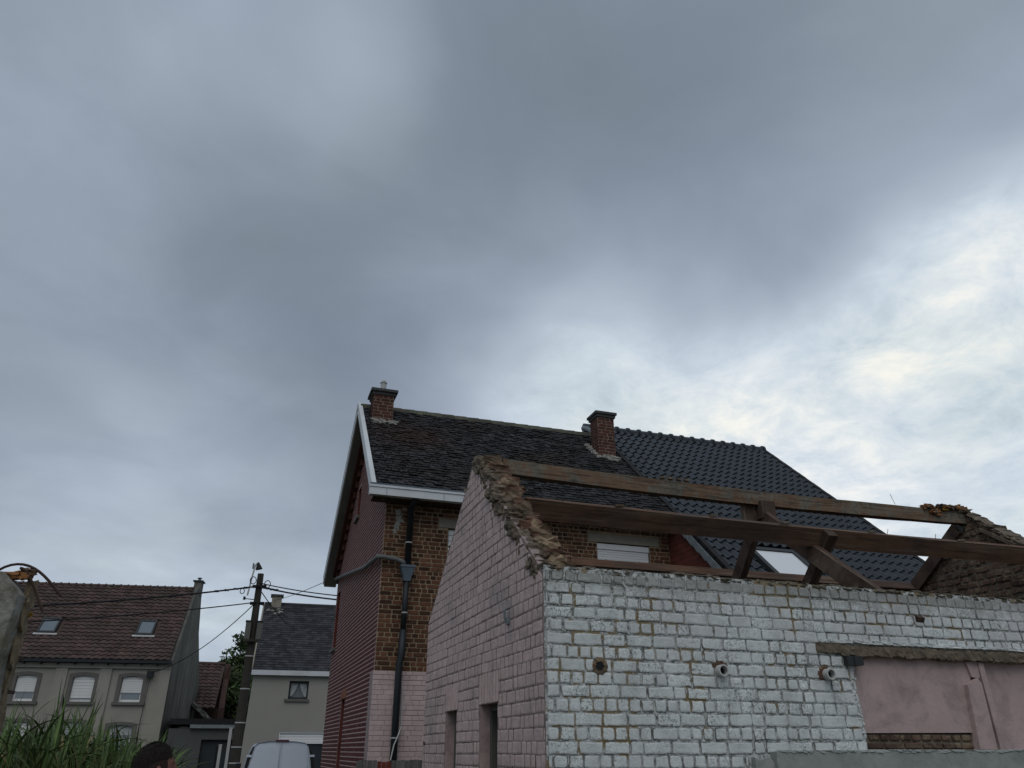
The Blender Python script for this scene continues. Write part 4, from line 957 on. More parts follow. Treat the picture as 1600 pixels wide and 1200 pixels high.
# facade openings (u0,v0,u1,v1)
awin = [(-5.68, 3.30, -4.92, 4.20), (-3.62, 3.30, -2.80, 4.20), (-1.80, 3.30, -0.98, 4.20)]
alow = [(-5.60, 1.2, -4.75, 2.50), (-3.66, 1.2, -2.88, 2.50), (-1.92, 1.2, -1.05, 2.40)]
FL = frame((0, 0, 0), (1, 0, 0), (0, 0, 1))
def arch(u0, v0, u1, v1, rise=0.07):
    return [(u0, v0), (u1, v0)] + [(u1 + (u0 - u1) * t, v1 + rise * math.sin(math.pi * t)) for t in (0, 0.25, 0.5, 0.75, 1)]
g = Geo(); g.slab([(-AW, 0), (0, 0), (0, AE - 0.12), (-AW, AE - 0.12)], [arch(*q) for q in awin + alow], 0.3, FL); aw = part('front_wall', g, 'render_grey', ha)
for k, q in enumerate(awin + alow):
    u0, v0, u1, v1 = q
    ring = arch(u0 - 0.15, v0 - 0.0, u1 + 0.15, v1 + 0.12)
    g = Geo(); g.slab(ring, [arch(u0 + 0.001, v0 + 0.0, u1 - 0.001, v1)] if False else [], 0.02, FL) if False else None
    g = Geo()
    out = ring[2:]; inn = arch(u0, v0, u1, v1)[2:]
    for i in range(4):
        g.prism([inn[i], inn[i + 1], out[i + 1], out[i]][::-1], 0, 0.03, FL)
    g.prism([(u0 - 0.15, v0), (u0, v0), (u0, v1), (u0 - 0.15, v1 + 0.12)], 0, 0.03, FL); g.prism([(u1, v0), (u1 + 0.15, v0), (u1 + 0.15, v1 + 0.12), (u1, v1)], 0, 0.03, FL)
    part('window_surround', g, 'render_band', aw)
    g = Geo(); g.box(u0 - 0.20, -0.09, v0 - 0.11, u1 + 0.20, 0.05, v0 - 0.003); part('sill', g, 'render_band', aw)
    g = Geo(); g.prism(arch(u0 - 0.01, v0, u1 + 0.01, v1), 0, 0.05, FL @ T(0, 0, -0.17)); win = part('window', g, 'white_pvc', aw)
    sh = {0: 0.62, 1: 0.86, 2: 0.62, 3: 0.5, 4: 0.42, 5: 0.25}[k]
    vb = v1 - (v1 - v0) * sh
    g = Geo(); g.box(u0 + 0.07, 0.114, v0 + 0.10, u1 - 0.07, 0.119, max(vb - 0.0, v0 + 0.14)); part('pane', g, 'glass', win)
    g = Geo(); n = 7
    top = v1 + 0.03
    for i in range(n): z1 = top - (top - vb) * i / n; z0 = top - (top - vb) * (i + 1) / n + 0.008; g.box(u0 + 0.03, 0.06, z0, u1 - 0.03, 0.085, z1)
    part('roller_shutter', g, 'curtain' if k > 3 else 'white_pvc', win)
# pilaster strips and frieze
for (a, b) in ((-4.30, -3.86), (-2.66, -2.22), (-6.35, -5.95), (-0.42, 0.0)):
    g = Geo(); g.box(a, -0.07, 0, b, -0.002, AE - 0.30); part('pilaster', g, 'render_grey', aw)
g = Geo(); g.box(-AW, -0.10, AE - 0.298, 0.0, -0.002, AE - 0.12); part('frieze', g, 'render_grey', aw)
g = Geo(); g.box(-AW, -0.30, AE - 0.10, 0.05, -0.14, AE + 0.01); gut = part('gutter', g, 'dark_pipe', ha)
for i in range(13):
    g = Geo(); g.box(-AW + 0.2 + i * 0.62, -0.28, AE - 0.18, -AW + 0.25 + i * 0.62, -0.11, AE - 0.102); part('gutter_bracket', g, 'black', gut)
g = Geo(); g.box(-0.86, -0.20, 4.22, -0.62, -0.08, 4.46); part('meter_box', g, 'dark_pipe', aw)
g = Geo(); g.tube([(-0.74, -0.09, 4.2), (-0.80, -0.09, 2.5), (-0.84, -0.09, 0.5)], 0.015, 6); part('facade_cable', g, 'dark_pipe', aw)
# right gable wall
AG = frame((0.0, 0, 0), (0, 1, 0), (0, 0, 1))          # u = depth
prof = [(0.002, 0), (6.4, 0), (6.4, 4.45), (4.3, 6.5), (3.35, 8.30), (2.6, 8.30), (2.35, 8.22), (0.002, AE - 0.05)]
g = Geo(); g.slab(prof, [], 0.28, AG); agw = part('gable_wall', g, 'gable_grey', ha)
g = Geo(); g.slab([(p[0], p[1]) for p in prof], [], 0.25, frame((-AW + 0.3, 0, 0), (0, 1, 0), (0, 0, 1))); part('far_gable_wall', g, 'gable_grey', ha)
g = Geo(); g.box(-AW + 0.3, 6.2, 0, -0.29, 6.4, 4.4); part('rear_wall', g, 'gable_grey', ha)
g = Geo(); g.box(-0.30, 2.9, 8.0, 0.02, 3.4, 8.62); ch = part('chimney', g, 'gable_grey', ha)
g = Geo(); g.box(-0.36, 2.84, 8.622, 0.08, 3.46, 8.68); part('chimney_cap', g, 'roofing', ch)
g = Geo(); g.tube([(-0.14, 3.15, 8.68), (-0.14, 3.15, 8.85)], 0.06, 8); g.tube([(-0.14, 3.15, 8.80), (-0.14, 3.15, 8.83)], 0.11, 8); part('chimney_pot', g, 'lead', ch)
g = Geo(); g.box(0.02, 3.0, 2.62, 0.10, 5.9, 2.70); g.tube([(0.06, 3.1, 2.7), (0.5, 4.6, 2.62), (0.9, 5.2, 2.6)], 0.04, 6); part('wall_ledge', g, 'render_band', agw)
# roof
g = Geo()
AS = AH @ frame((-AW, -0.16, AE + 0.02), (1, 0, 0), (0, AR[0] + 0.16, AR[1] - AE - 0.02)); AL = math.hypot(AR[0] + 0.16, AR[1] - AE - 0.02)
ASl = AH.inverted() @ AS
g.prism([(0, 0), (AW - 0.12, 0), (AW - 0.12, AL), (0, AL)], -0.12, -0.004, ASl)
AS2 = frame((-AW, AR[0], AR[1]), (1, 0, 0), (0, 4.1, -3.75)); g.prism([(0, 0), (AW - 0.30, 0), (AW - 0.30, 5.4), (0, 5.4)], -0.1, -0.003, AS2)
aroof = part('roof', g, 'red_tile', ha)
def rtile(w, h, r2):
    prof = [(0.0, 0.01), (0.22, 0.045), (0.42, 0.055), (0.60, 0.040), (0.78, 0.008), (1.0, 0.008)]
    k = len(prof); vs = []
    for q in range(3):
        y = -h / 2 if q < 2 else h / 2 + 0.01
        for (f, z) in prof: vs.append((-w / 2 + f * (w + 0.003), y, z + 0.035 if q == 0 else (z - 0.03 if q == 1 else z - 0.004)))
    fs = [(i, i + 1, 2 * k + i + 1, 2 * k + i) for i in range(k - 1)] + [(i, k + i, k + i + 1, i + 1) for i in range(k - 1)] + [(0, 2 * k, k), (k - 1, 2 * k - 1, 3 * k - 1)]
    return vs, fs
pc = Pieces('roof_tile', 'red_tile', aroof, AS, variants=6, seed=121, maker=rtile)
an = 21; av = AL / an; au = (AW - 0.12) / 28
sky2 = [(-5.60 + AW, 1.28, -4.90 + AW, 2.10), (-1.80 + AW, 1.28, -1.12 + AW, 2.10)]
for r_ in range(an):
    for c_ in range(28):
        u, v = c_ * au, r_ * av
        if any(u + au * 0.7 > q[0] and u + au * 0.3 < q[2] and v + av * 0.6 > q[1] and v + av * .4 < q[3] for q in sky2): continue
        pc.rect(u, v, u + au, v + av)
pc.done()
for i in range(26):
    x = -AW + i * 0.31
    if x > -0.35: break
    g = Geo(); g.tube([(x, AR[0], AR[1] + 0.0), (x + 0.28, AR[0], AR[1] + 0.01)], 0.085, 8); g.tube([(x + 0.26, AR[0], AR[1] + 0.01), (x + 0.31, AR[0], AR[1] + 0.012)], 0.105, 8); part('ridge_tile', g, 'red_tile', aroof)
for q in sky2:
    g = Geo(); a, b, c, d = q
    for (p0, p1, p2, p3) in ((a, b, a + 0.07, d), (c - 0.07, b, c, d), (a + 0.072, b, c - 0.072, b + 0.07), (a + 0.072, d - 0.09, c - 0.072, d)): g.prism([(p0, p1), (p2, p1), (p2, p3), (p0, p3)], 0.0, 0.13, ASl)
    sk = part('roof_window', g, 'frame_dark', aroof)
    g = Geo(); g.prism([(a + 0.07, b + 0.07), (c - 0.07, b + 0.07), (c - 0.07, d - 0.09), (a + 0.07, d - 0.09)], 0.06, 0.10, ASl); part('roof_window_pane', g, 'glass', sk)
    g = Geo(); g.prism([(a - 0.1, b - 0.10), (c + 0.1, b - 0.10), (c + 0.1, b - 0.01), (a - 0.1, b - 0.01)], 0.04, 0.085, ASl); part('lead_apron', g, 'galv', sk)

# ================================================================== far house B (pale, dark slates)
BH = frame((0.63, 30.99, 0), (0.9987, -0.0506, 0), (0.0506, 0.9987, 0)); GF = BH
hb = thing('small_rendered_house', 'small beige rendered house with dark slate roof and one curtained window', 'house', BH)
BWd = 5.2
bw = [(1.29, 3.25, 1.98, 3.86)]
g = Geo(); g.slab([(-0.10, 0), (BWd, 0), (BWd, 4.02), (-0.0, 4.02)], [[(1.29, 3.25), (1.98, 3.25), (1.98, 3.86), (1.29, 3.86)], [(1.15, 0.9), (2.75, 0.9), (2.75, 2.14), (1.15, 2.14)]], 0.3, FL); bwl = part('front_wall', g, 'render_b', hb)
g = Geo(); g.slab([(0.3, 0), (8.0, 0), (8.0, 4.0), (3.9, 7.10), (0.0, 4.1), (0.3, 3.9)], [], 0.25, frame((-0.02, 0, 0), (0, 1, 0), (0, 0, 1)) @ T(0, 0, 0.25)); part('gable_wall', g, 'render_b', hb)
g = Geo(); g.box(-0.12, -0.16, 4.03, BWd, 0.02, 4.20); part('fascia', g, 'zinc_white', hb)
BS = BH @ frame((-0.05, -0.12, 4.21), (1, 0, 0), (0, 4.0, 2.95)); BL = math.hypot(4.0, 2.95); BSl = BH.inverted() @ BS
g = Geo(); g.prism([(0, 0), (BWd, 0), (BWd, BL), (0.0, BL)], -0.1, -0.003, BSl); g.prism([(0, 0), (BWd, 0), (BWd, BL), (0, BL)], -0.1, -0.003, frame((-0.05, 3.9, 7.16), (1, 0, 0), (0, 4.0, -2.95)))
br = part('roof', g, 'small_slate', hb)
pc = Pieces('roof_slate', 'small_slate', br, BS, depth=0.02, ch=0.002, jit=0.004, variants=6, seed=131, limit=0, stuffname='small_slates')
for r_ in range(30):
    u = -0.1 * (r_ % 2)
    while u < BWd: pc.rect(max(u, 0) + 0.004, r_ * BL / 30 - 0.01, min(u + 0.22, BWd), (r_ + 1) * BL / 30, tilt=(-0.10, 0, 0)); u += 0.22
pc.done()
g = Geo(); g.beam((-0.08, -0.12, 4.2), (-0.08, 3.9, 7.16), 0.05, 0.10); part('verge_trim', g, 'stone', hb)
g = Geo(); g.tube([(-0.05, 3.88, 7.15), (BWd, 3.88, 7.15)], 0.09, 8); part('ridge', g, 'small_slate', hb)
g = Geo(); g.box(0.22, 3.6, 6.7, 0.62, 4.1, 7.45); ch = part('chimney', g, 'stone', hb); g = Geo(); g.box(0.16, 3.54, 7.452, 0.68, 4.16, 7.52); part('chimney_cap', g, 'roofing', ch)
g = Geo()
for k in range(12): vs, fs = rock(0.14, 0.1, 0.06, k, 0.3, 1); yv = 3.1 + rnd.random() * 0.5; g.add(vs, fs, T(0.1 + rnd.random() * 0.7, yv, 4.21 + (yv + 0.12) * 2.95 / 4 + 0.05))
part('mortar_flashing', g, 'cement', ch)
u0, v0, u1, v1 = bw[0]
g = Geo()
for (a, b, c, d) in ((u0, v0, u0 + 0.06, v1), (u1 - 0.06, v0, u1, v1), (u0 + 0.06, v0, u1 - 0.06, v0 + 0.06), (u0 + 0.06, v1 - 0.06, u1 - 0.06, v1)): g.box(a, 0.08, b, c, 0.14, d)
win = part('window', g, 'frame_dark', bwl)
g = Geo(); g.box(u0 + 0.06, 0.20, v0 + 0.06, u1 - 0.06, 0.21, v1 - 0.06); part('dark_room', g, 'lead', win)
um = (u0 + u1) / 2
for sgn in (-1, 1):
    g = Geo(); vs = []; fs = []
    for i in range(7):
        t = i / 6; z = v1 - 0.07 - t * (v1 - v0 - 0.16); inner = um + sgn * (0.015 + 0.20 * t ** 1.3); outer_ = um + sgn * 0.28
        for j in range(4): s_ = j / 3; vs.append((inner + (outer_ - inner) * s_, 0.16 + 0.012 * math.sin(j * 2.1 + i), z))
    for i in range(6):
        for j in range(3): fs.append((i * 4 + j, i * 4 + j + 1, i * 4 + j + 5, i * 4 + j + 4))
    g.add(vs, fs); part('curtain', g, 'curtain', win)
g = Geo(); g.box(u0 - 0.12, -0.06, v0 - 0.09, u1 + 0.06, 0.07, v0 - 0.004); part('sill', g, 'render_band', bwl)
g = Geo()
for i in range(4): g.box(1.16, 0.06, 2.135 - 0.085 * (i + 1), 2.74, 0.09, 2.128 - 0.085 * i)
part('roller_shutter', g, 'white_pvc', bwl)
g = Geo(); g.box(1.16, 0.12, 0.9, 2.74, 0.16, 1.79); part('garage_window', g, 'garage_door', bwl)
GF = Matrix()

# ================================================================== garage and small brick house behind it, tree
gr = thing('flat_garage', 'dark grey flat roofed garage with recessed dark door between the two rendered houses', 'garage', T(-1.5, 36, 0))
g = Geo(); g.slab([(-2.2, 0), (1.2, 0), (1.2, 2.36), (-2.2, 2.36)], [[(-0.92, 0.01), (0.34, 0.01), (0.34, 1.96), (-0.92, 1.96)]], 3.0, frame((0, 36, 0), (1, 0, 0), (0, 0, 1))); gwl = part('wall', g, 'garage', gr)
g = Geo(); g.box(-1.42, 35.86, 2.37, 0.55, 39, 2.50); part('roof_edge', g, 'lead', gr)
g = Geo(); g.box(-2.2, 35.9, 2.502, 1.2, 39.5, 2.72); part('flat_roof', g, 'black', gr)
g = Geo(); g.box(-0.92, 36.15, 0, 0.34, 36.19, 1.96); d = part('garage_door', g, 'garage_door', gwl)
g = Geo(); g.box(-0.32, 36.12, 0, -0.27, 36.148, 1.7); part('door_post', g, 'black', d)

sb = thing('brick_back_house', 'small red brick house with brown tiled roof behind the flat garage', 'house', T(-1.5, 42, 0))
g = Geo(); g.slab([(0, 0), (4.5, 0), (4.5, 3.6), (1.7, 5.5), (0.0, 3.4)], [], 0.25, frame((-0.28, 42, 0), (0, 1, 0), (0, 0, 1))); g.box(-2.6, 42.2, 0, -0.54, 42.4, 3.4); part('brick_wall', g, material('far_brick', (0.062, 0.036, 0.031), 0.9, 0.2, 4), sb)
g = Geo(); g.prism([(-1.2, -0.4), (-0.24, -0.4), (-0.24, 2.05), (-0.36, 2.05), (-0.62, 1.0), (-1.2, 0.0)], 0, 0.1, frame((0, 43.2, 3.3), (1, 0, 0), (0, 0, 1))); part('brick_corner', g, MATS['far_brick'], sb)
SB = frame((-2.9, 41.6, 3.35), (1, 0, 0), (0, 1.75, 2.10)); g = Geo(); g.prism([(0, 0), (2.2, 0), (2.36, 2.73), (0, 2.73)], -0.1, -0.003, SB); sbr = part('roof', g, 'red_tile', sb)
pc = Pieces('roof_tile', 'red_tile', sbr, SB, variants=6, seed=141, maker=rtile)
for r_ in range(13):
    for c_ in range(8): pc.rect(c_ * 0.275, r_ * 0.21, c_ * 0.275 + 0.275, r_ * 0.21 + 0.21)
pc.done()
g = Geo(); g.tube([(-2.9, 43.35, 5.47), (-0.52, 43.35, 5.47)], 0.09, 8); part('ridge', g, 'red_tile', sb)
g = Geo()
for k in range(16): vs, fs = rock(0.35, 0.4, 0.16, k + 30, 0.3, 1); f = k / 15; g.add(vs, fs, T(-1.95 + 1.15 * f, 41.3, 3.75 - 0.95 * f) @ Matrix.Rotation(0.6, 4, 'Y'))
part('lean_to_tiles', g, 'board', sb)

def tree(x, y, h, cr, label, seed, n=9000, cz=None, group=None):
    t = thing('broadleaf_tree', label, 'tree', T(x, y, 0), group); rd = random.Random(seed)
    g = Geo(); g.tube([(x, y, 0), (x + 0.1, y, h * 0.3), (x - 0.05, y, h * 0.55), (x, y, h * 0.85)], [0.22, 0.17, 0.12, 0.04], 8)
    for k in range(9):
        a = rd.uniform(0, 6.28); z0 = h * rd.uniform(0.3, 0.7); r = cr * rd.uniform(0.5, 0.85)
        g.tube([(x, y, z0), (x + math.cos(a) * r * 0.5, y + math.sin(a) * r * 0.5, z0 + r * 0.45), (x + math.cos(a) * r, y + math.sin(a) * r, z0 + r * 0.9)], [0.07, 0.045, 0.015], 5)
    part('trunk', g, 'bark', t)
    clumps = []
    for k in range(46):
        a = rd.uniform(0, 6.28); rr = cr * math.sqrt(rd.random()); zz_ = h * (0.22 + 0.74 * rd.random()); sh = 1 - abs((zz_ / h) - 0.55) * 1.1
        clumps.append((Vector((x + math.cos(a) * rr * sh, y + math.sin(a) * rr * sh, zz_)), rd.uniform(0.28, 0.62), rd.random()))
    g = Geo()
    for i in range(n):
        c, r, tn = rd.choice(clumps); d = Vector((rd.gauss(0, 1), rd.gauss(0, 1), rd.gauss(0, 1))).normalized() * r * rd.random() ** 0.4
        p = c + d; q = Vector((rd.gauss(0, 1), rd.gauss(0, 1), rd.gauss(0, 1))).normalized(); s_ = q.orthogonal().normalized(); l = rd.uniform(0.07, 0.16)
        g.add([p - q * l, p + s_ * l * 0.45, p + q * l, p - s_ * l * 0.45], [(0, 1, 2, 3)], tone=min(1, max(0, tn * 0.6 + rd.random() * 0.4)))
    part('crown', g, 'leaf', t, kind='stuff')
tree(-0.15, 45.5, 6.3, 1.5, 'dark green bushy tree beside the brick house gable', 5)
tree(0.75, 46.5, 7.3, 1.35, 'taller lighter green tree behind the utility pole', 9)
tree(0.35, 44.0, 5.2, 1.0, 'low dark tree over the flat garage roof', 12, n=3800)

# ================================================================== utility pole with lamp and wires
PX, PY = 0.36, 28.0
up = thing('utility_pole', 'dark wooden utility pole with pole box and wire clamps', 'utility pole', T(PX, PY, 0))
g = Geo(); g.tube([(PX, PY, 0), (PX, PY, 3), (PX, PY, 7.05)], [0.175, 0.15, 0.105], 12); part('pole', g, 'pole', up)
for z in (4.35, 3.35, 2.35, 1.65, 1.2):
    g = Geo(); r = 0.178 - 0.0095 * z; g.tube([(PX, PY, z), (PX, PY, z + 0.035)], r + 0.012, 12); part('steel_band', g, 'galv', up)
for dx in (-0.17, 0.19):
    g = Geo(); g.box(PX + dx - 0.085, PY - 0.24, 4.88, PX + dx + 0.085, PY - 0.02, 5.42); b = part('pole_box', g, 'boxmat', up)
    g = Geo(); g.box(PX + dx - 0.10, PY - 0.25, 5.422, PX + dx + 0.10, PY - 0.01, 5.47); part('box_lid', g, 'black', b)
g = Geo(); g.box(PX - 0.28, PY - 0.27, 4.80, PX + 0.2, PY - 0.03, 4.876); part('box_bracket', g, 'pole', up)
for k, z in enumerate((6.62, 6.58, 6.06, 6.02)):
    g = Geo(); g.beam((PX - 0.22, PY - 0.08, z), (PX + 0.24, PY - 0.08, z + 0.02), 0.05, 0.06); part('wire_clamp', g, 'black', up)
for (cx, cz, r) in ((PX - 0.22, 6.80, 0.10), (PX + 0.26, 6.70, 0.10), (PX - 0.52, 6.42, 0.07)):
    g = Geo(); g.tube([(cx + r * math.cos(a * 0.5236), PY - 0.1, cz + r * 1.2 * math.sin(a * 0.5236)) for a in range(13)], 0.014, 5, caps=False); part('cable_loop', g, 'black', up)
g = Geo(); g.tube([(PX - 0.08, PY, 6.18), (PX - 0.42, PY, 6.20)], 0.015, 5); g.box(PX - 0.46, PY - 0.05, 6.16, PX - 0.38, PY + 0.03, 6.26); part('side_pin', g, 'black', up)
lamp = thing('street_lamp', 'white street lamp arm with dark cone shade above the utility pole', 'street lamp', T(PX - 0.2, PY, 7.0))
g = Geo(); g.tube([(PX - 0.34, PY - 0.05, 6.30), (PX - 0.28, PY - 0.05, 6.85), (PX - 0.22, PY - 0.05, 7.32), (PX - 0.16, PY - 0.05, 7.40)], 0.028, 6); part('lamp_arm', g, 'off_white', lamp)
g = Geo(); g.tube([(PX - 0.14, PY - 0.05, 7.42), (PX - 0.08, PY - 0.05, 7.19)], [0.035, 0.12], 10); part('lamp_shade', g, 'black', lamp)
g = Geo(); g.box(PX - 0.31, PY - 0.08, 7.20, PX - 0.25, PY - 0.02, 7.38); part('lamp_sensor', g, 'lead', lamp)
def wire(label, a, b, sag, r=0.018, cat='overhead wire', extra=None):
    a, b = Vector(a), Vector(b); g = Geo(); g.tube([a.lerp(b, i / 20) - Vector((0, 0, sag * 4 * (i / 20) * (1 - i / 20))) for i in range(21)], r, 6)
    if extra: extra(g, a, b)
    o = part('overhead_wire', g, 'black', None); tag(o, label, cat, 'overhead wires')
def knots(g, a, b):
    for k in range(5): p = a.lerp(b, 0.01 + k * 0.02); vs, fs = rock(0.13, 0.05, 0.06, k, 0.3, 1); g.add(vs, fs, T(p.x, p.y, p.z - 0.45 * 4 * (0.01 + k * 0.02) * (0.99 - k * 0.02) * (1 if b.x < 0 else 0.5)))
wire('thick upper wire running left from the pole across the tiled roof', (PX, PY - 0.12, 6.62), (-14, 18, 3.75), 0.45, 0.026, extra=knots)
wire('lower wire running left from the pole across the tiled roof', (PX, PY - 0.12, 6.08), (-14, 18, 3.3), 0.35, 0.018)
wire('thin wire sloping down from the pole to the grey house corner', (PX - 0.1, PY - 0.1, 6.0), (-3.2, 35.7, 4.38), 0.35, 0.016)
wire('upper of two dark wires running right from the pole behind the red gable', (PX, PY - 0.1, 6.72), (6.5, 25, 6.15), 0.25, 0.018)
wire('lower thick wire running right from the pole behind the red gable', (PX, PY - 0.1, 6.60), (6.5, 25.0, 6.0), 0.25, 0.026, extra=knots)
wire('wire from the pole down past the pale stone chimney', (PX, PY - 0.1, 6.55), (1.6, 31.4, 5.9), 0.05, 0.016)
wire('short wire from the pole clamp to the slate roof ridge', (PX, PY - 0.1, 6.05), (2.8, 34.5, 6.9), 0.12, 0.014)
wire('faint thin wire from the slate ridge up to the red gable eave', (1.1, 34.9, 7.30), (1.80, 19.7, 5.35), 0.05, 0.008)

# ================================================================== van
vn = thing('white_van', 'pale white panel van seen from behind in front of the beige house', 'van', T(1.36, 22.0, 0))
def vsec(t):  # cross-section: half width at height, slightly narrowing towards the roof
    return [(-0.80, 0.32), (-0.84, 0.70), (-0.83, 1.00), (-0.77, 1.35), (-0.665, 1.66), (-0.58, 1.745), (-0.30, 1.79), (0, 1.80), (0.30, 1.79), (0.58, 1.745), (0.665, 1.66), (0.77, 1.35), (0.83, 1.00), (0.84, 0.70), (0.80, 0.32)]
g = Geo(); sec = vsec(0); k = len(sec); rows_ = []
for (y, sx, sz, dz) in ((22.00, 0.985, 1.0, 0.0), (22.06, 1.0, 1.0, 0.0), (24.6, 1.0, 1.0, 0.0), (25.2, 0.97, 0.93, 0.0), (25.7, 0.95, 0.64, 0.05), (26.3, 0.92, 0.55, 0.06), (26.5, 0.80, 0.45, 0.08)):
    rows_.append([(1.36 + p[0] * sx, y - (0.0 if y > 22.01 else -0.10 * max(0, (p[1] - 1.0)) / 0.8), 0.32 + (p[1] - 0.32) * sz + dz) for p in sec])
vs = [p for r_ in rows_ for p in r_]
fs = [(i * k + j, i * k + (j + 1) % k, (i + 1) * k + (j + 1) % k, (i + 1) * k + j) for i in range(len(rows_) - 1) for j in range(k)] + [tuple(range(k)), tuple(range((len(rows_) - 1) * k, len(rows_) * k))]
g.add(vs, fs); part('body', g, 'van', vn)
def on_back(u, z): return (1.36 + u, 21.995 + 0.10 * max(0, (z - 1.0)) / 0.8, z)
def panel(poly, off, th, name, mt, par):
    g = Geo(); n = len(poly); vs = [(on_back(*p)[0], on_back(*p)[1] - off - th, p[1]) for p in poly] + [(on_back(*p)[0], on_back(*p)[1] - off, p[1]) for p in poly]
    g.add(vs, [tuple(range(n)), tuple(range(n, 2 * n))] + [(i, (i + 1) % n, n + (i + 1) % n, n + i) for i in range(n)]); return part(name, g, mt, par)
for s in (-1, 1):
    dr = panel([(s * 0.008, 0.45), (s * 0.76, 0.45), (s * 0.765, 1.0), (s * 0.70, 1.35), (s * 0.61, 1.66), (s * 0.54, 1.725), (s * 0.008, 1.755)], 0.002, 0.018, 'rear_door', 'van', vn)
    panel([(s * 0.045, 1.16), (s * 0.66, 1.16), (s * 0.665, 1.25), (s * 0.60, 1.56), (s * 0.55, 1.64), (s * 0.045, 1.675)], 0.021, 0.010, 'door_pressing', 'van', dr)
    for z in (1.45, 0.75): panel([(s * 0.70, z - 0.02), (s * 0.82, z - 0.02), (s * 0.82, z + 0.03), (s * 0.70, z + 0.03)], 0.02, 0.03, 'hinge', 'van', dr)
    panel([(s * 0.785, 1.05), (s * 0.86, 1.05), (s * 0.80, 1.42), (s * 0.685, 1.67), (s * 0.66, 1.66), (s * 0.72, 1.42)], 0.003, 0.03, 'tail_light', 'black', vn)
    g = Geo(); g.tube([(1.36 + s * 0.80, 22.75, 0.32), (1.36 + s * 0.60, 22.75, 0.32)], 0.32, 20); wl = part('wheel', g, 'rubber', vn); g = Geo(); g.tube([(1.36 + s * 0.805, 22.75, 0.32), (1.36 + s * 0.79, 22.75, 0.32)], 0.19, 16); part('rim', g, 'galv', wl)
    g = Geo(); g.tube([(1.36 + s * 0.78, 25.6, 0.32), (1.36 + s * 0.58, 25.6, 0.32)], 0.32, 20); part('wheel', g, 'rubber', vn)
    g = Geo(); g.box(1.36 + s * 0.86, 25.0, 1.05, 1.36 + s * 1.00, 25.08, 1.25); part('mirror', g, 'black', vn)
g = Geo(); g.beam((1.20, 22.06, 1.805), (1.52, 22.06, 1.805), 0.05, 0.03); part('brake_light', g, 'tail_red', vn)
g = Geo(); g.box(1.36 - 0.82, 21.88, 0.30, 1.36 + 0.82, 22.02, 0.46); part('bumper', g, 'black', vn)
g = Geo(); g.box(1.36 - 0.27, 21.955, 0.60, 1.36 + 0.27, 21.972, 0.71); part('number_plate', g, 'white_pvc', vn)

# white marker posts
for (x, y, zt, zb, lb) in ((-0.065, 14.0, 1.66, 0, 'shorter white stake in front of the dark garage door'), (0.055, 14.0, 1.90, 0, 'taller white stake beside the foot of the utility pole')):
    t = thing('white_stake', lb, 'stake', T(x, y, 0), 'white stakes before the garage')
    g = Geo(); g.box(x - 0.022, y - 0.022, 0, x + 0.022, y + 0.022, zt); part('post', g, 'galv', t)
    g = Geo(); g.box(x - 0.026, y - 0.026, zt + 0.001, x + 0.026, y + 0.026, zt + 0.012); part('post_cap', g, 'off_white', t)

# weathered board fence in front of the brown house
fc = thing('board_fence', 'low weathered grey board fence with one red board below the pink wall', 'fence', T(1.8, 12.0, 0))
x = 1.80; i = 0
while x < 3.9:
    ww = rnd.uniform(0.060, 0.075); red = 2.03 < x < 2.22
    g = Geo(); g.tone = rnd.random(); g.box(x, 12.0, 0.1, x + ww - 0.008, 12.025, (1.465 if not red else 1.445) + rnd.uniform(-0.006, 0.006)); o = part('fence_board', g, 'red_board' if red else 'board', fc)
    x += ww
for z in (0.5, 1.15):
    g = Geo(); g.box(1.80, 12.027, z, 3.9, 12.07, z + 0.08); part('fence_rail', g, 'board', fc)
for xx in (1.79, 2.9, 3.9):
    g = Geo(); g.box(xx, 12.072, 0, xx + 0.09, 12.16, 1.44); part('fence_post', g, 'board', fc)

# ================================================================== broken concrete wall stub, left
st = thing('concrete_wall_stub', 'broken concrete wall end with orange crust on top and bent rebar at the left edge', 'wall', T(-0.75, 2.9, 0))
def stub():
    bm = bmesh.new(); nx, ny, nz = 16, 5, 34
    x0, x1, y0, y1, z1 = -1.75, -0.665, 2.80, 2.925, 2.10
    vs = {}; g = Geo(); V = []; F = []
    def P_(i, j, k):
        key = (i, j, k)
        if key in vs: return vs[key]
        x = x0 + (x1 - x0) * (i / nx); y = y0 + (y1 - y0) * (j / ny); z = z1 * (k / nz)
        p = Vector((x, y, z)); e = i == nx; tp = k == nz
        top = 0.018 * noise.noise(Vector((x * 9, y * 9, 1))) + (-0.02 if x > -0.69 else 0) - (0.018 if -0.79 < x < -0.74 else 0)
        if tp: p.z += top * 1.6
        d = noise.noise_vector(Vector((x, y, z)) * 11)
        p += d * (0.010 if (e or tp) else 0.003)
        if e: p.x += 0.012 * noise.noise(Vector((0, y * 6, z * 5))) - (0.012 if j in (0, ny) else 0)
        if tp and i == nx: p.x -= 0.015; p.z -= 0.015
        V.append(p); vs[key] = len(V) - 1; return vs[key]
    for i in range(nx):
        for k in range(nz):
            F.append((P_(i, 0, k), P_(i + 1, 0, k), P_(i + 1, 0, k + 1), P_(i, 0, k + 1))); F.append((P_(i, ny, k), P_(i, ny, k + 1), P_(i + 1, ny, k + 1), P_(i + 1, ny, k)))
    for j in range(ny):
        for k in range(nz): F.append((P_(nx, j, k), P_(nx, j + 1, k), P_(nx, j + 1, k + 1), P_(nx, j, k + 1))); F.append((P_(0, j, k), P_(0, j, k + 1), P_(0, j + 1, k + 1), P_(0, j + 1, k)))
    for i in range(nx):
        for j in range(ny): F.append((P_(i, j, nz), P_(i + 1, j, nz), P_(i + 1, j + 1, nz), P_(i, j + 1, nz)))
    g.add(V, F); return g
cs = part('concrete_body', stub(), 'concrete', st)
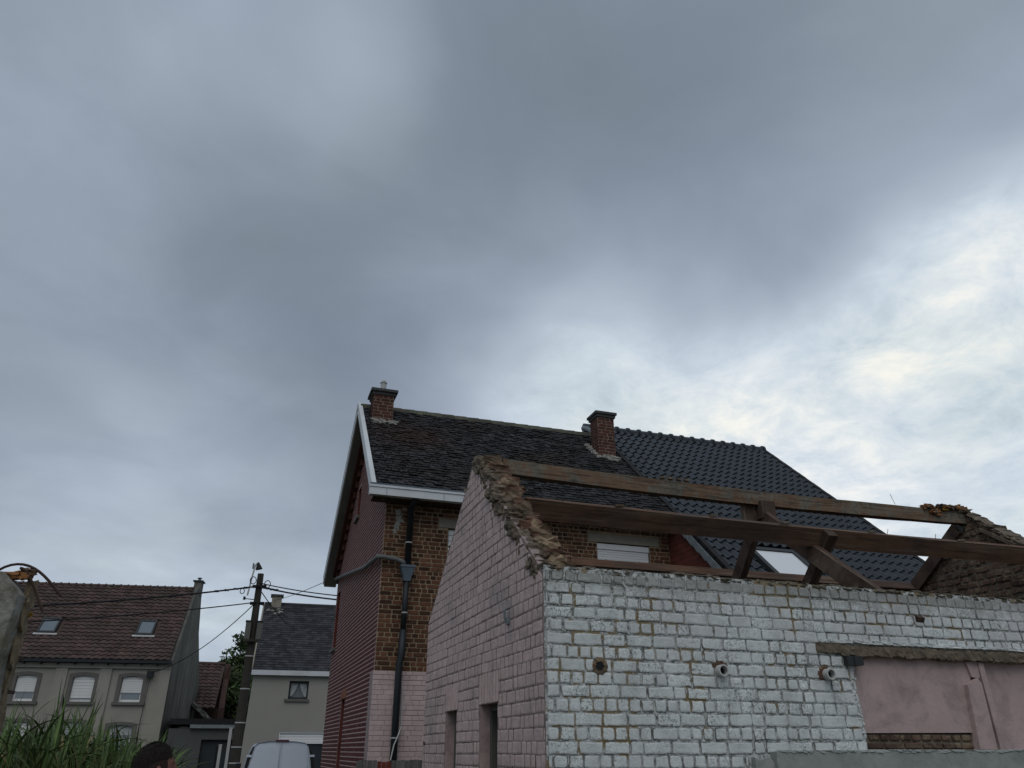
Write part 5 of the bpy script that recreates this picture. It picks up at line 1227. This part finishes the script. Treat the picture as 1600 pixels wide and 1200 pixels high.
for k in range(26):
    z = 0.5 + k * 0.062; g = Geo(); vs_, fs_ = rock(0.02, 0.05 + 0.03 * rnd.random(), 0.085, k + 1000, 0.35, 2)
    g.add(vs_, fs_, T(-0.662, 2.885 + rnd.uniform(-0.012, 0.02), z), tone=rnd.random()); part('render_crust', g, 'clay_render', st)
for (x, y, z, s_, mt) in ((-0.72, 2.86, 2.10, 0.03, 'foam'), (-0.70, 2.87, 2.105, 0.026, 'foam'), (-0.745, 2.87, 2.098, 0.022, 'clay_render'), (-0.675, 2.87, 2.118, 0.028, 'top_brick'), (-0.682, 2.86, 2.10, 0.024, 'foam'), (-0.835, 2.80, 2.065, 0.030, 'yellow'), (-0.87, 2.82, 2.085, 0.03, 'foam'), (-0.826, 2.795, 2.078, 0.02, 'yellow'), (-0.655, 2.90, 1.99, 0.016, 'yellow'), (-0.85, 2.83, 2.1, 0.04, 'clay_render')):
    g = Geo(); vs_, fs_ = rock(s_ * 1.4, s_, s_ * 0.8, x * 100, 0.4, 2); g.add(vs_, fs_, T(x, y, z)); part('orange_crust', g, mt, st)
def arc(pts, n=14):
    out = []; P4 = [Vector(p) for p in pts]
    for i in range(n + 1):
        t = i / n; q = [p.copy() for p in P4]
        while len(q) > 1: q = [q[j].lerp(q[j + 1], t) for j in range(len(q) - 1)]
        out.append(q[0])
    return out
g = Geo(); g.tube(arc([(-0.79, 2.86, 2.08), (-0.745, 2.86, 2.155), (-0.675, 2.86, 2.17), (-0.62, 2.86, 2.10), (-0.565, 2.86, 2.045)]), 0.0045, 6); part('rebar', g, 'rust', st)
g = Geo(); g.tube(arc([(-0.70, 2.85, 2.125), (-0.675, 2.85, 2.125), (-0.655, 2.85, 2.08), (-0.605, 2.85, 1.995)]), 0.0045, 6); part('rebar', g, 'rust', st)
for z in (1.86, 1.76):
    g = Geo(); g.beam((-0.675, 2.83, z), (-0.645, 2.93, z), 0.008, 0.01); part('rusty_tie', g, 'rust', st)

# ================================================================== maize
rnd = random.Random(303)
def leaf_mesh(L, w, droop, seed):
    g = Geo(); r2 = random.Random(seed); n = 9; vs = []; g.tone = r2.random()
    tw = r2.uniform(-0.8, 0.8)
    for i in range(n + 1):
        t = i / n; x = L * (0.62 * t + 0.35 * droop * t * t); z = L * (0.92 * t - droop * t ** 2.2)
        ww = w * (min(1, t * 5 + 0.35)) * (1 - t ** 2.2) + 0.001; a = tw * t
        for q, lift in ((-1, 0.25), (0, -0.1), (1, 0.25)): vs.append((x, q * ww / 2 * math.cos(a), z + lift * ww * 0.6 + q * math.sin(a) * ww / 2))
    fs = [(i * 3 + q, i * 3 + q + 1, i * 3 + q + 4, i * 3 + q + 3) for i in range(n) for q in (0, 1)]
    g.add(vs, fs); return g.mesh('leaf', M['maize'])
LEAVES = [leaf_mesh(rnd.uniform(0.6, 0.95), rnd.uniform(0.03, 0.055), rnd.choice((0.1, 0.3, 0.55, 0.8, 1.0)), k) for k in range(18)]
DRY = []
for me_ in LEAVES[:5]:
    d_ = me_.copy(); d_.materials[0] = material('dry_leaf', (0.20, 0.165, 0.075), 0.8, 0.3, 6, bump=0.1); DRY.append(d_)
STALK = Geo().tube([(0, 0, 0), (0.01, 0, 0.8), (0, 0.01, 1.55)], [0.016, 0.013, 0.006], 6).mesh('stalk', M['stalk'])
spots = []
for k in range(128):
    y = rnd.uniform(7.2, 10.6); f = rnd.random(); px = -20 + 305 * f ** 0.92
    a = math.atan((px - 800) / 1329) + R(YAW)
    x = y * math.tan(a); top = 2.04 - 0.52 * max(0, (px - 110) / 165) + rnd.uniform(-0.10, 0.08) + (y - 9) * 0.02
    spots.append((x, y, top, px))
spots.sort(key=lambda s_: s_[1])
desc = {0: 'tall green maize plant in the dense stand at the left edge', 1: 'green maize plant in front of the shuttered grey house', 2: 'shorter green maize plant beside the man\'s head'}
for (x, y, top, px) in spots:
    cl = 0 if px < 90 else (1 if px < 205 else 2)
    sc = top / 2.0
    pl = thing('maize_plant', desc[cl], 'maize plant', T(x, y, 0) @ Matrix.Rotation(rnd.uniform(0, 6.28), 4, 'Z') @ Matrix.Scale(sc, 4), group=('maize plants by the stub', 'maize plants before the grey house', 'maize plants by the man')[cl])
    w0 = WORLD[pl]; o = bpy.data.objects.new('stalk', STALK); place(o, pl, w0)
    nl = 9
    for q in range(nl):
        z = 0.55 + 0.95 * q / (nl - 1); m_ = w0 @ T(0, 0, z) @ Matrix.Rotation(q * math.pi + rnd.uniform(-0.7, 0.7), 4, 'Z') @ Matrix.Rotation(rnd.uniform(-0.55, 0.05) - 0.35 * (q / nl), 4, 'Y')
        s_ = rnd.uniform(0.75, 1.05) * (1 - 0.35 * (q / nl)); o = bpy.data.objects.new('leaf', rnd.choice(LEAVES if rnd.random() > 0.10 else DRY)); place(o, pl, m_ @ Matrix.Scale(s_, 4))
# the deeper rows of the field
g = Geo()
src = []
for me in LEAVES: src.append((np.array([v.co[:] for v in me.vertices]), [tuple(p.vertices) for p in me.polygons]))
for k in range(620):
    y = rnd.uniform(10.6, 17); px = rnd.uniform(-200, 280); a = math.atan((px - 800) / 1329) + R(YAW); x = y * math.tan(a); top = 2.08 - 0.40 * max(0, (px - 120) / 190) + rnd.uniform(-0.12, 0.06)
    for q in range(8):
        V_, F_ = rnd.choice(src); m_ = T(x, y, (0.4 + 0.95 * q / 7) * top / 2) @ Matrix.Rotation(rnd.uniform(0, 6.28), 4, 'Z') @ Matrix.Rotation(rnd.uniform(-0.6, 0.0), 4, 'Y') @ Matrix.Scale(rnd.uniform(0.6, 0.95) * top / 2, 4)
        mm = np.array(m_); A_ = V_ @ mm[:3, :3].T + mm[:3, 3]; b = len(g.v); g.e += [0.0] * len(A_); g.v += [tuple(p) for p in A_]; g.f += [tuple(b + j for j in f) for f in F_]; g.t += [rnd.random()] * len(A_)
o = part('maize_field', g, 'maize', None, kind='stuff'); tag(o, 'deeper rows of green maize behind the front plants', 'maize')

# ================================================================== person
PM = T(-0.335, 4.69, 0) @ Matrix.Rotation(R(-YAW + 46), 4, 'Z')      # +X of the figure frame = where he looks
pn = thing('person', 'man with short dark hair and faded sides before the maize, looking right', 'person', PM)
def skin(name, verts, edges, radii, parent, mat, fm, levels=2, root=0):
    me = bpy.data.meshes.new(name); me.from_pydata(verts, edges, []); o = bpy.data.objects.new(name, me)
    COL.objects.link(o); md = o.modifiers.new('skin', 'SKIN'); sv_ = me.skin_vertices[0].data
    for i, r in enumerate(radii): sv_[i].radius = (r, r) if not hasattr(r, '__len__') else r
    sv_[root].use_root = True; o.modifiers.new('sub', 'SUBSURF').levels = levels; o.modifiers['sub'].render_levels = levels
    dg = bpy.context.evaluated_depsgraph_get(); m2 = bpy.data.meshes.new_from_object(o.evaluated_get(dg)); bpy.data.objects.remove(o)
    m2.materials.clear(); m2.materials.append(mat); m2.polygons.foreach_set('use_smooth', [True] * len(m2.polygons))
    return m2
def rig(scale=1.0, fingers=True):
    V = []; E = []; Rr = []
    def ad(p, r, par=None):
        V.append(p); Rr.append(r)
        if par is not None: E.append((par, len(V) - 1))
        return len(V) - 1
    pel = ad((0, 0, 0.86), (0.12, 0.15)); w_ = ad((0, 0, 1.0), (0.10, 0.135), pel); ch_ = ad((0.01, 0, 1.20), (0.11, 0.16), w_); cl = ad((0.0, 0, 1.32), (0.085, 0.13), ch_); nk = ad((0.0, 0, 1.385), 0.056, cl); nt_ = ad((0.02, 0, 1.45), 0.056, nk)
    for s in (-1, 1):
        sh = ad((0.0, s * 0.185, 1.325), 0.055, cl); el = ad((-0.02, s * 0.235, 1.05), 0.042, sh); wr = ad((0.05, s * 0.245, 0.81), 0.026, el); pa = ad((0.06, s * 0.245, 0.745), (0.018, 0.034), wr)
        if fingers:
            for q, (dx, L) in enumerate(((0.032, 0.070), (0.011, 0.080), (-0.010, 0.074), (-0.030, 0.058))):
                a = ad((0.06 + dx, s * 0.243, 0.705), 0.009, pa); b = ad((0.065 + dx, s * 0.236, 0.705 - L * 0.55), 0.0085, a); ad((0.066 + dx, s * 0.222, 0.705 - L), 0.007, b)
            a = ad((0.098, s * 0.235, 0.755), 0.011, pa); ad((0.118, s * 0.225, 0.715), 0.009, a)
        hp = ad((0, s * 0.09, 0.82), 0.088, pel); kn = ad((0.02, s * 0.105, 0.46), 0.055, hp); an_ = ad((-0.02, s * 0.115, 0.09), 0.036, kn); ft = ad((0.05, s * 0.12, 0.04), 0.036, an_); ad((0.14, s * 0.13, 0.028), 0.028, ft)
    return V, E, Rr
V_, E_, R_ = rig(); body = skin('body', V_, E_, R_, pn, M['skin'], PM)
# head: sculpted sphere joined into the body mesh
HT = Matrix.Translation((0.012, 0, 1.512)) @ Matrix.Rotation(R(-8), 4, 'Y')
def head_pt(th, ph):
    d = Vector((math.cos(ph) * math.cos(th), math.cos(ph) * math.sin(th), math.sin(ph)))
    x = d.x * (0.098 if d.x > 0 else 0.104); y = d.y * 0.077; z = d.z * (0.112 if d.z > 0 else 0.122)
    if d.z < -0.1: k = 1 - 0.42 * min(1, (-d.z - 0.1)); y *= k; x *= (k if d.x < 0 else 1 - 0.15 * (-d.z))
    if d.x > 0: x *= 1 - 0.10 * max(0, abs(d.y) - 0.1)
    g2 = lambda y0, z0, sy, sz: math.exp(-((d.y * 0.5 - y0 * 0.5 / 0.077) / sy) ** 2 - ((z - z0) / sz) ** 2) if d.x > 0 else 0
    x += 0.026 * math.exp(-(y / 0.012) ** 2 - ((z + 0.030) / 0.022) ** 2) * (d.x > 0) + 0.012 * math.exp(-(y / 0.009) ** 2 - ((z + 0.005) / 0.025) ** 2) * (d.x > 0)
    x += 0.007 * math.exp(-(y / 0.05) ** 2 - ((z - 0.022) / 0.010) ** 2) * (d.x > 0)
    for s in (-1, 1): x -= 0.011 * math.exp(-((y - s * 0.031) / 0.014) ** 2 - ((z - 0.003) / 0.012) ** 2) * (d.x > 0)
    x += 0.006 * math.exp(-(y / 0.022) ** 2 - ((z + 0.064) / 0.006) ** 2) * (d.x > 0) + 0.006 * math.exp(-(y / 0.020) ** 2 - ((z + 0.076) / 0.005) ** 2) * (d.x > 0)
    x += 0.010 * math.exp(-(y / 0.025) ** 2 - ((z + 0.102) / 0.016) ** 2) * (d.x > 0)
    return Vector((x, y, z))
vs = []; fs = []; nt2, np2 = 72, 52
for j in range(np2 + 1):
    ph = -math.pi / 2 + math.pi * j / np2
    for i in range(nt2): vs.append(HT @ head_pt(2 * math.pi * i / nt2, ph))
for j in range(np2):
    for i in range(nt2): fs.append((j * nt2 + i, j * nt2 + (i + 1) % nt2, (j + 1) * nt2 + (i + 1) % nt2, (j + 1) * nt2 + i))
hm = bpy.data.meshes.new('head'); hm.from_pydata([tuple(v) for v in vs], [], fs)
bm = bmesh.new(); bm.from_mesh(body); bm.from_mesh(hm)
for s in (-1, 1):           # ears: curled rim and lobe
    for i in range(1):
        r_ = bmesh.ops.create_uvsphere(bm, u_segments=14, v_segments=10, radius=1.0)
        for v in r_['verts']:
            c = v.co.copy(); rr = math.hypot(c.x, c.z); dent = -0.35 * math.exp(-(rr / 0.5) ** 2) if c.y * s > 0 else 0
            v.co = HT @ Vector((-0.008 + c.x * 0.017 - 0.3 * 0.0, s * (0.076 + (c.y * s) * 0.007 + dent * 0.012), -0.015 + c.z * 0.031 * (1.0 if c.z > 0 else 0.9)))
for f in bm.faces: f.smooth = True
bmesh.ops.recalc_face_normals(bm, faces=bm.faces); bm.to_mesh(body); bm.free()
bo = bpy.data.objects.new('body', body); place(bo, pn, PM)
# eyes
for s in (-1, 1):
    g = Geo(); vs_ = []; 
    bm = bmesh.new(); bmesh.ops.create_uvsphere(bm, u_segments=10, v_segments=8, radius=0.011); g.add([HT @ (v.co * 0.9 + Vector((0.070, s * 0.031, 0.003))) for v in bm.verts], [tuple(v.index for v in f.verts) for f in bm.faces]); bm.free()
    part('eye', g, 'boxmat', pn, smooth=True, fm=PM)
# hair: cap on top, cropped darker stubble at the sides
def hair_shell(name, test, off, mat, lump):
    g = Geo(); idx = {}; V = []; F = []
    for j in range(np2):
        for i in range(nt2):
            q = []
            for (jj, ii) in ((j, i), (j, (i + 1) % nt2), (j + 1, (i + 1) % nt2), (j + 1, i)):
                th, ph = 2 * math.pi * ii / nt2, -math.pi / 2 + math.pi * jj / np2; p = head_pt(th, ph); q.append((jj, ii, p, th, ph))
            if all(test(p, th, ph) for (_, _, p, th, ph) in q):
                f = []
                for (jj, ii, p, th, ph) in q:
                    if (jj, ii) not in idx:
                        k = off(p) * (1 + lump * noise.noise(p * 60)); idx[(jj, ii)] = len(V); V.append(HT @ (p + p.normalized() * k))
                    f.append(idx[(jj, ii)])
                F.append(tuple(f))
    g.add(V, F); part(name, g, mat, pn, smooth=True, fm=PM)
hair_shell('hair', lambda p, th, ph: p.z > 0.034 - 0.35 * min(0, p.x) * -1 * (1 if p.x < 0 else 0) and p.x < 0.074 or (p.x < -0.045 and p.z > -0.03), lambda p: 0.002 + 0.006 * min(1, max(0, (p.z - 0.02) / 0.06)), 'hair', 0.5)
gh = Geo(); rh = random.Random(6)
for i in range(5200):
    th, ph = rh.uniform(0, 6.283), rh.uniform(-0.25, 1.57); p = head_pt(th, ph)
    if not (p.z > 0.030 and p.x < 0.076 or (p.x < -0.045 and p.z > -0.03)): continue
    nrm = p.normalized(); tgt = (nrm + Vector((rh.uniform(-.5, .9), rh.uniform(-.6, .6), rh.uniform(-.3, .5))) * 0.8).normalized(); side = nrm.cross(tgt).normalized() * 0.0007; q = p + nrm * 0.006; l = 0.004 + 0.007 * min(1, max(0, (p.z - 0.02) / 0.06))
    gh.add([HT @ (q - side), HT @ (q + side), HT @ (q + tgt * l)], [(0, 1, 2)])
part('hair_strands', gh, 'hair', pn, fm=PM, kind='stuff')
hair_shell('shaved_sides', lambda p, th, ph: p.x < 0.045 and p.z > -0.055 and p.z < 0.06, lambda p: 0.0018, 'stubble', 0.2)
# clothes
V_, E_, R_ = rig(fingers=False)
sel = lambda keep: None
def sub(idx_keep, grow, name, mat, cut=None):
    V2 = []; R2 = []; mp = {}
    for i in idx_keep: mp[i] = len(V2); V2.append(V_[i]); r = R_[i]; R2.append((r[0] + grow, r[1] + grow) if hasattr(r, '__len__') else r + grow)
    E2 = [(mp[a], mp[b]) for a, b in E_ if a in mp and b in mp]
    me = skin(name, V2, E2, R2, pn, M[mat], PM); o = bpy.data.objects.new(name, me); place(o, pn, PM)
sub([0, 1, 2, 3, 6, 7, 15, 16], 0.014, 'shirt', 'shirt')
sub([0, 10, 11, 12, 19, 20, 21], 0.016, 'trousers', 'trousers')
for s in (-1, 1):
    g = Geo(); vs_, fs_ = rock(0.30, 0.105, 0.09, 5, 0.05, 3); g.add(vs_, fs_, T(0.06, s * 0.125, 0.045)); part('shoe', g, 'rubber', pn, smooth=True, fm=PM)
print('objects', len(bpy.data.objects))
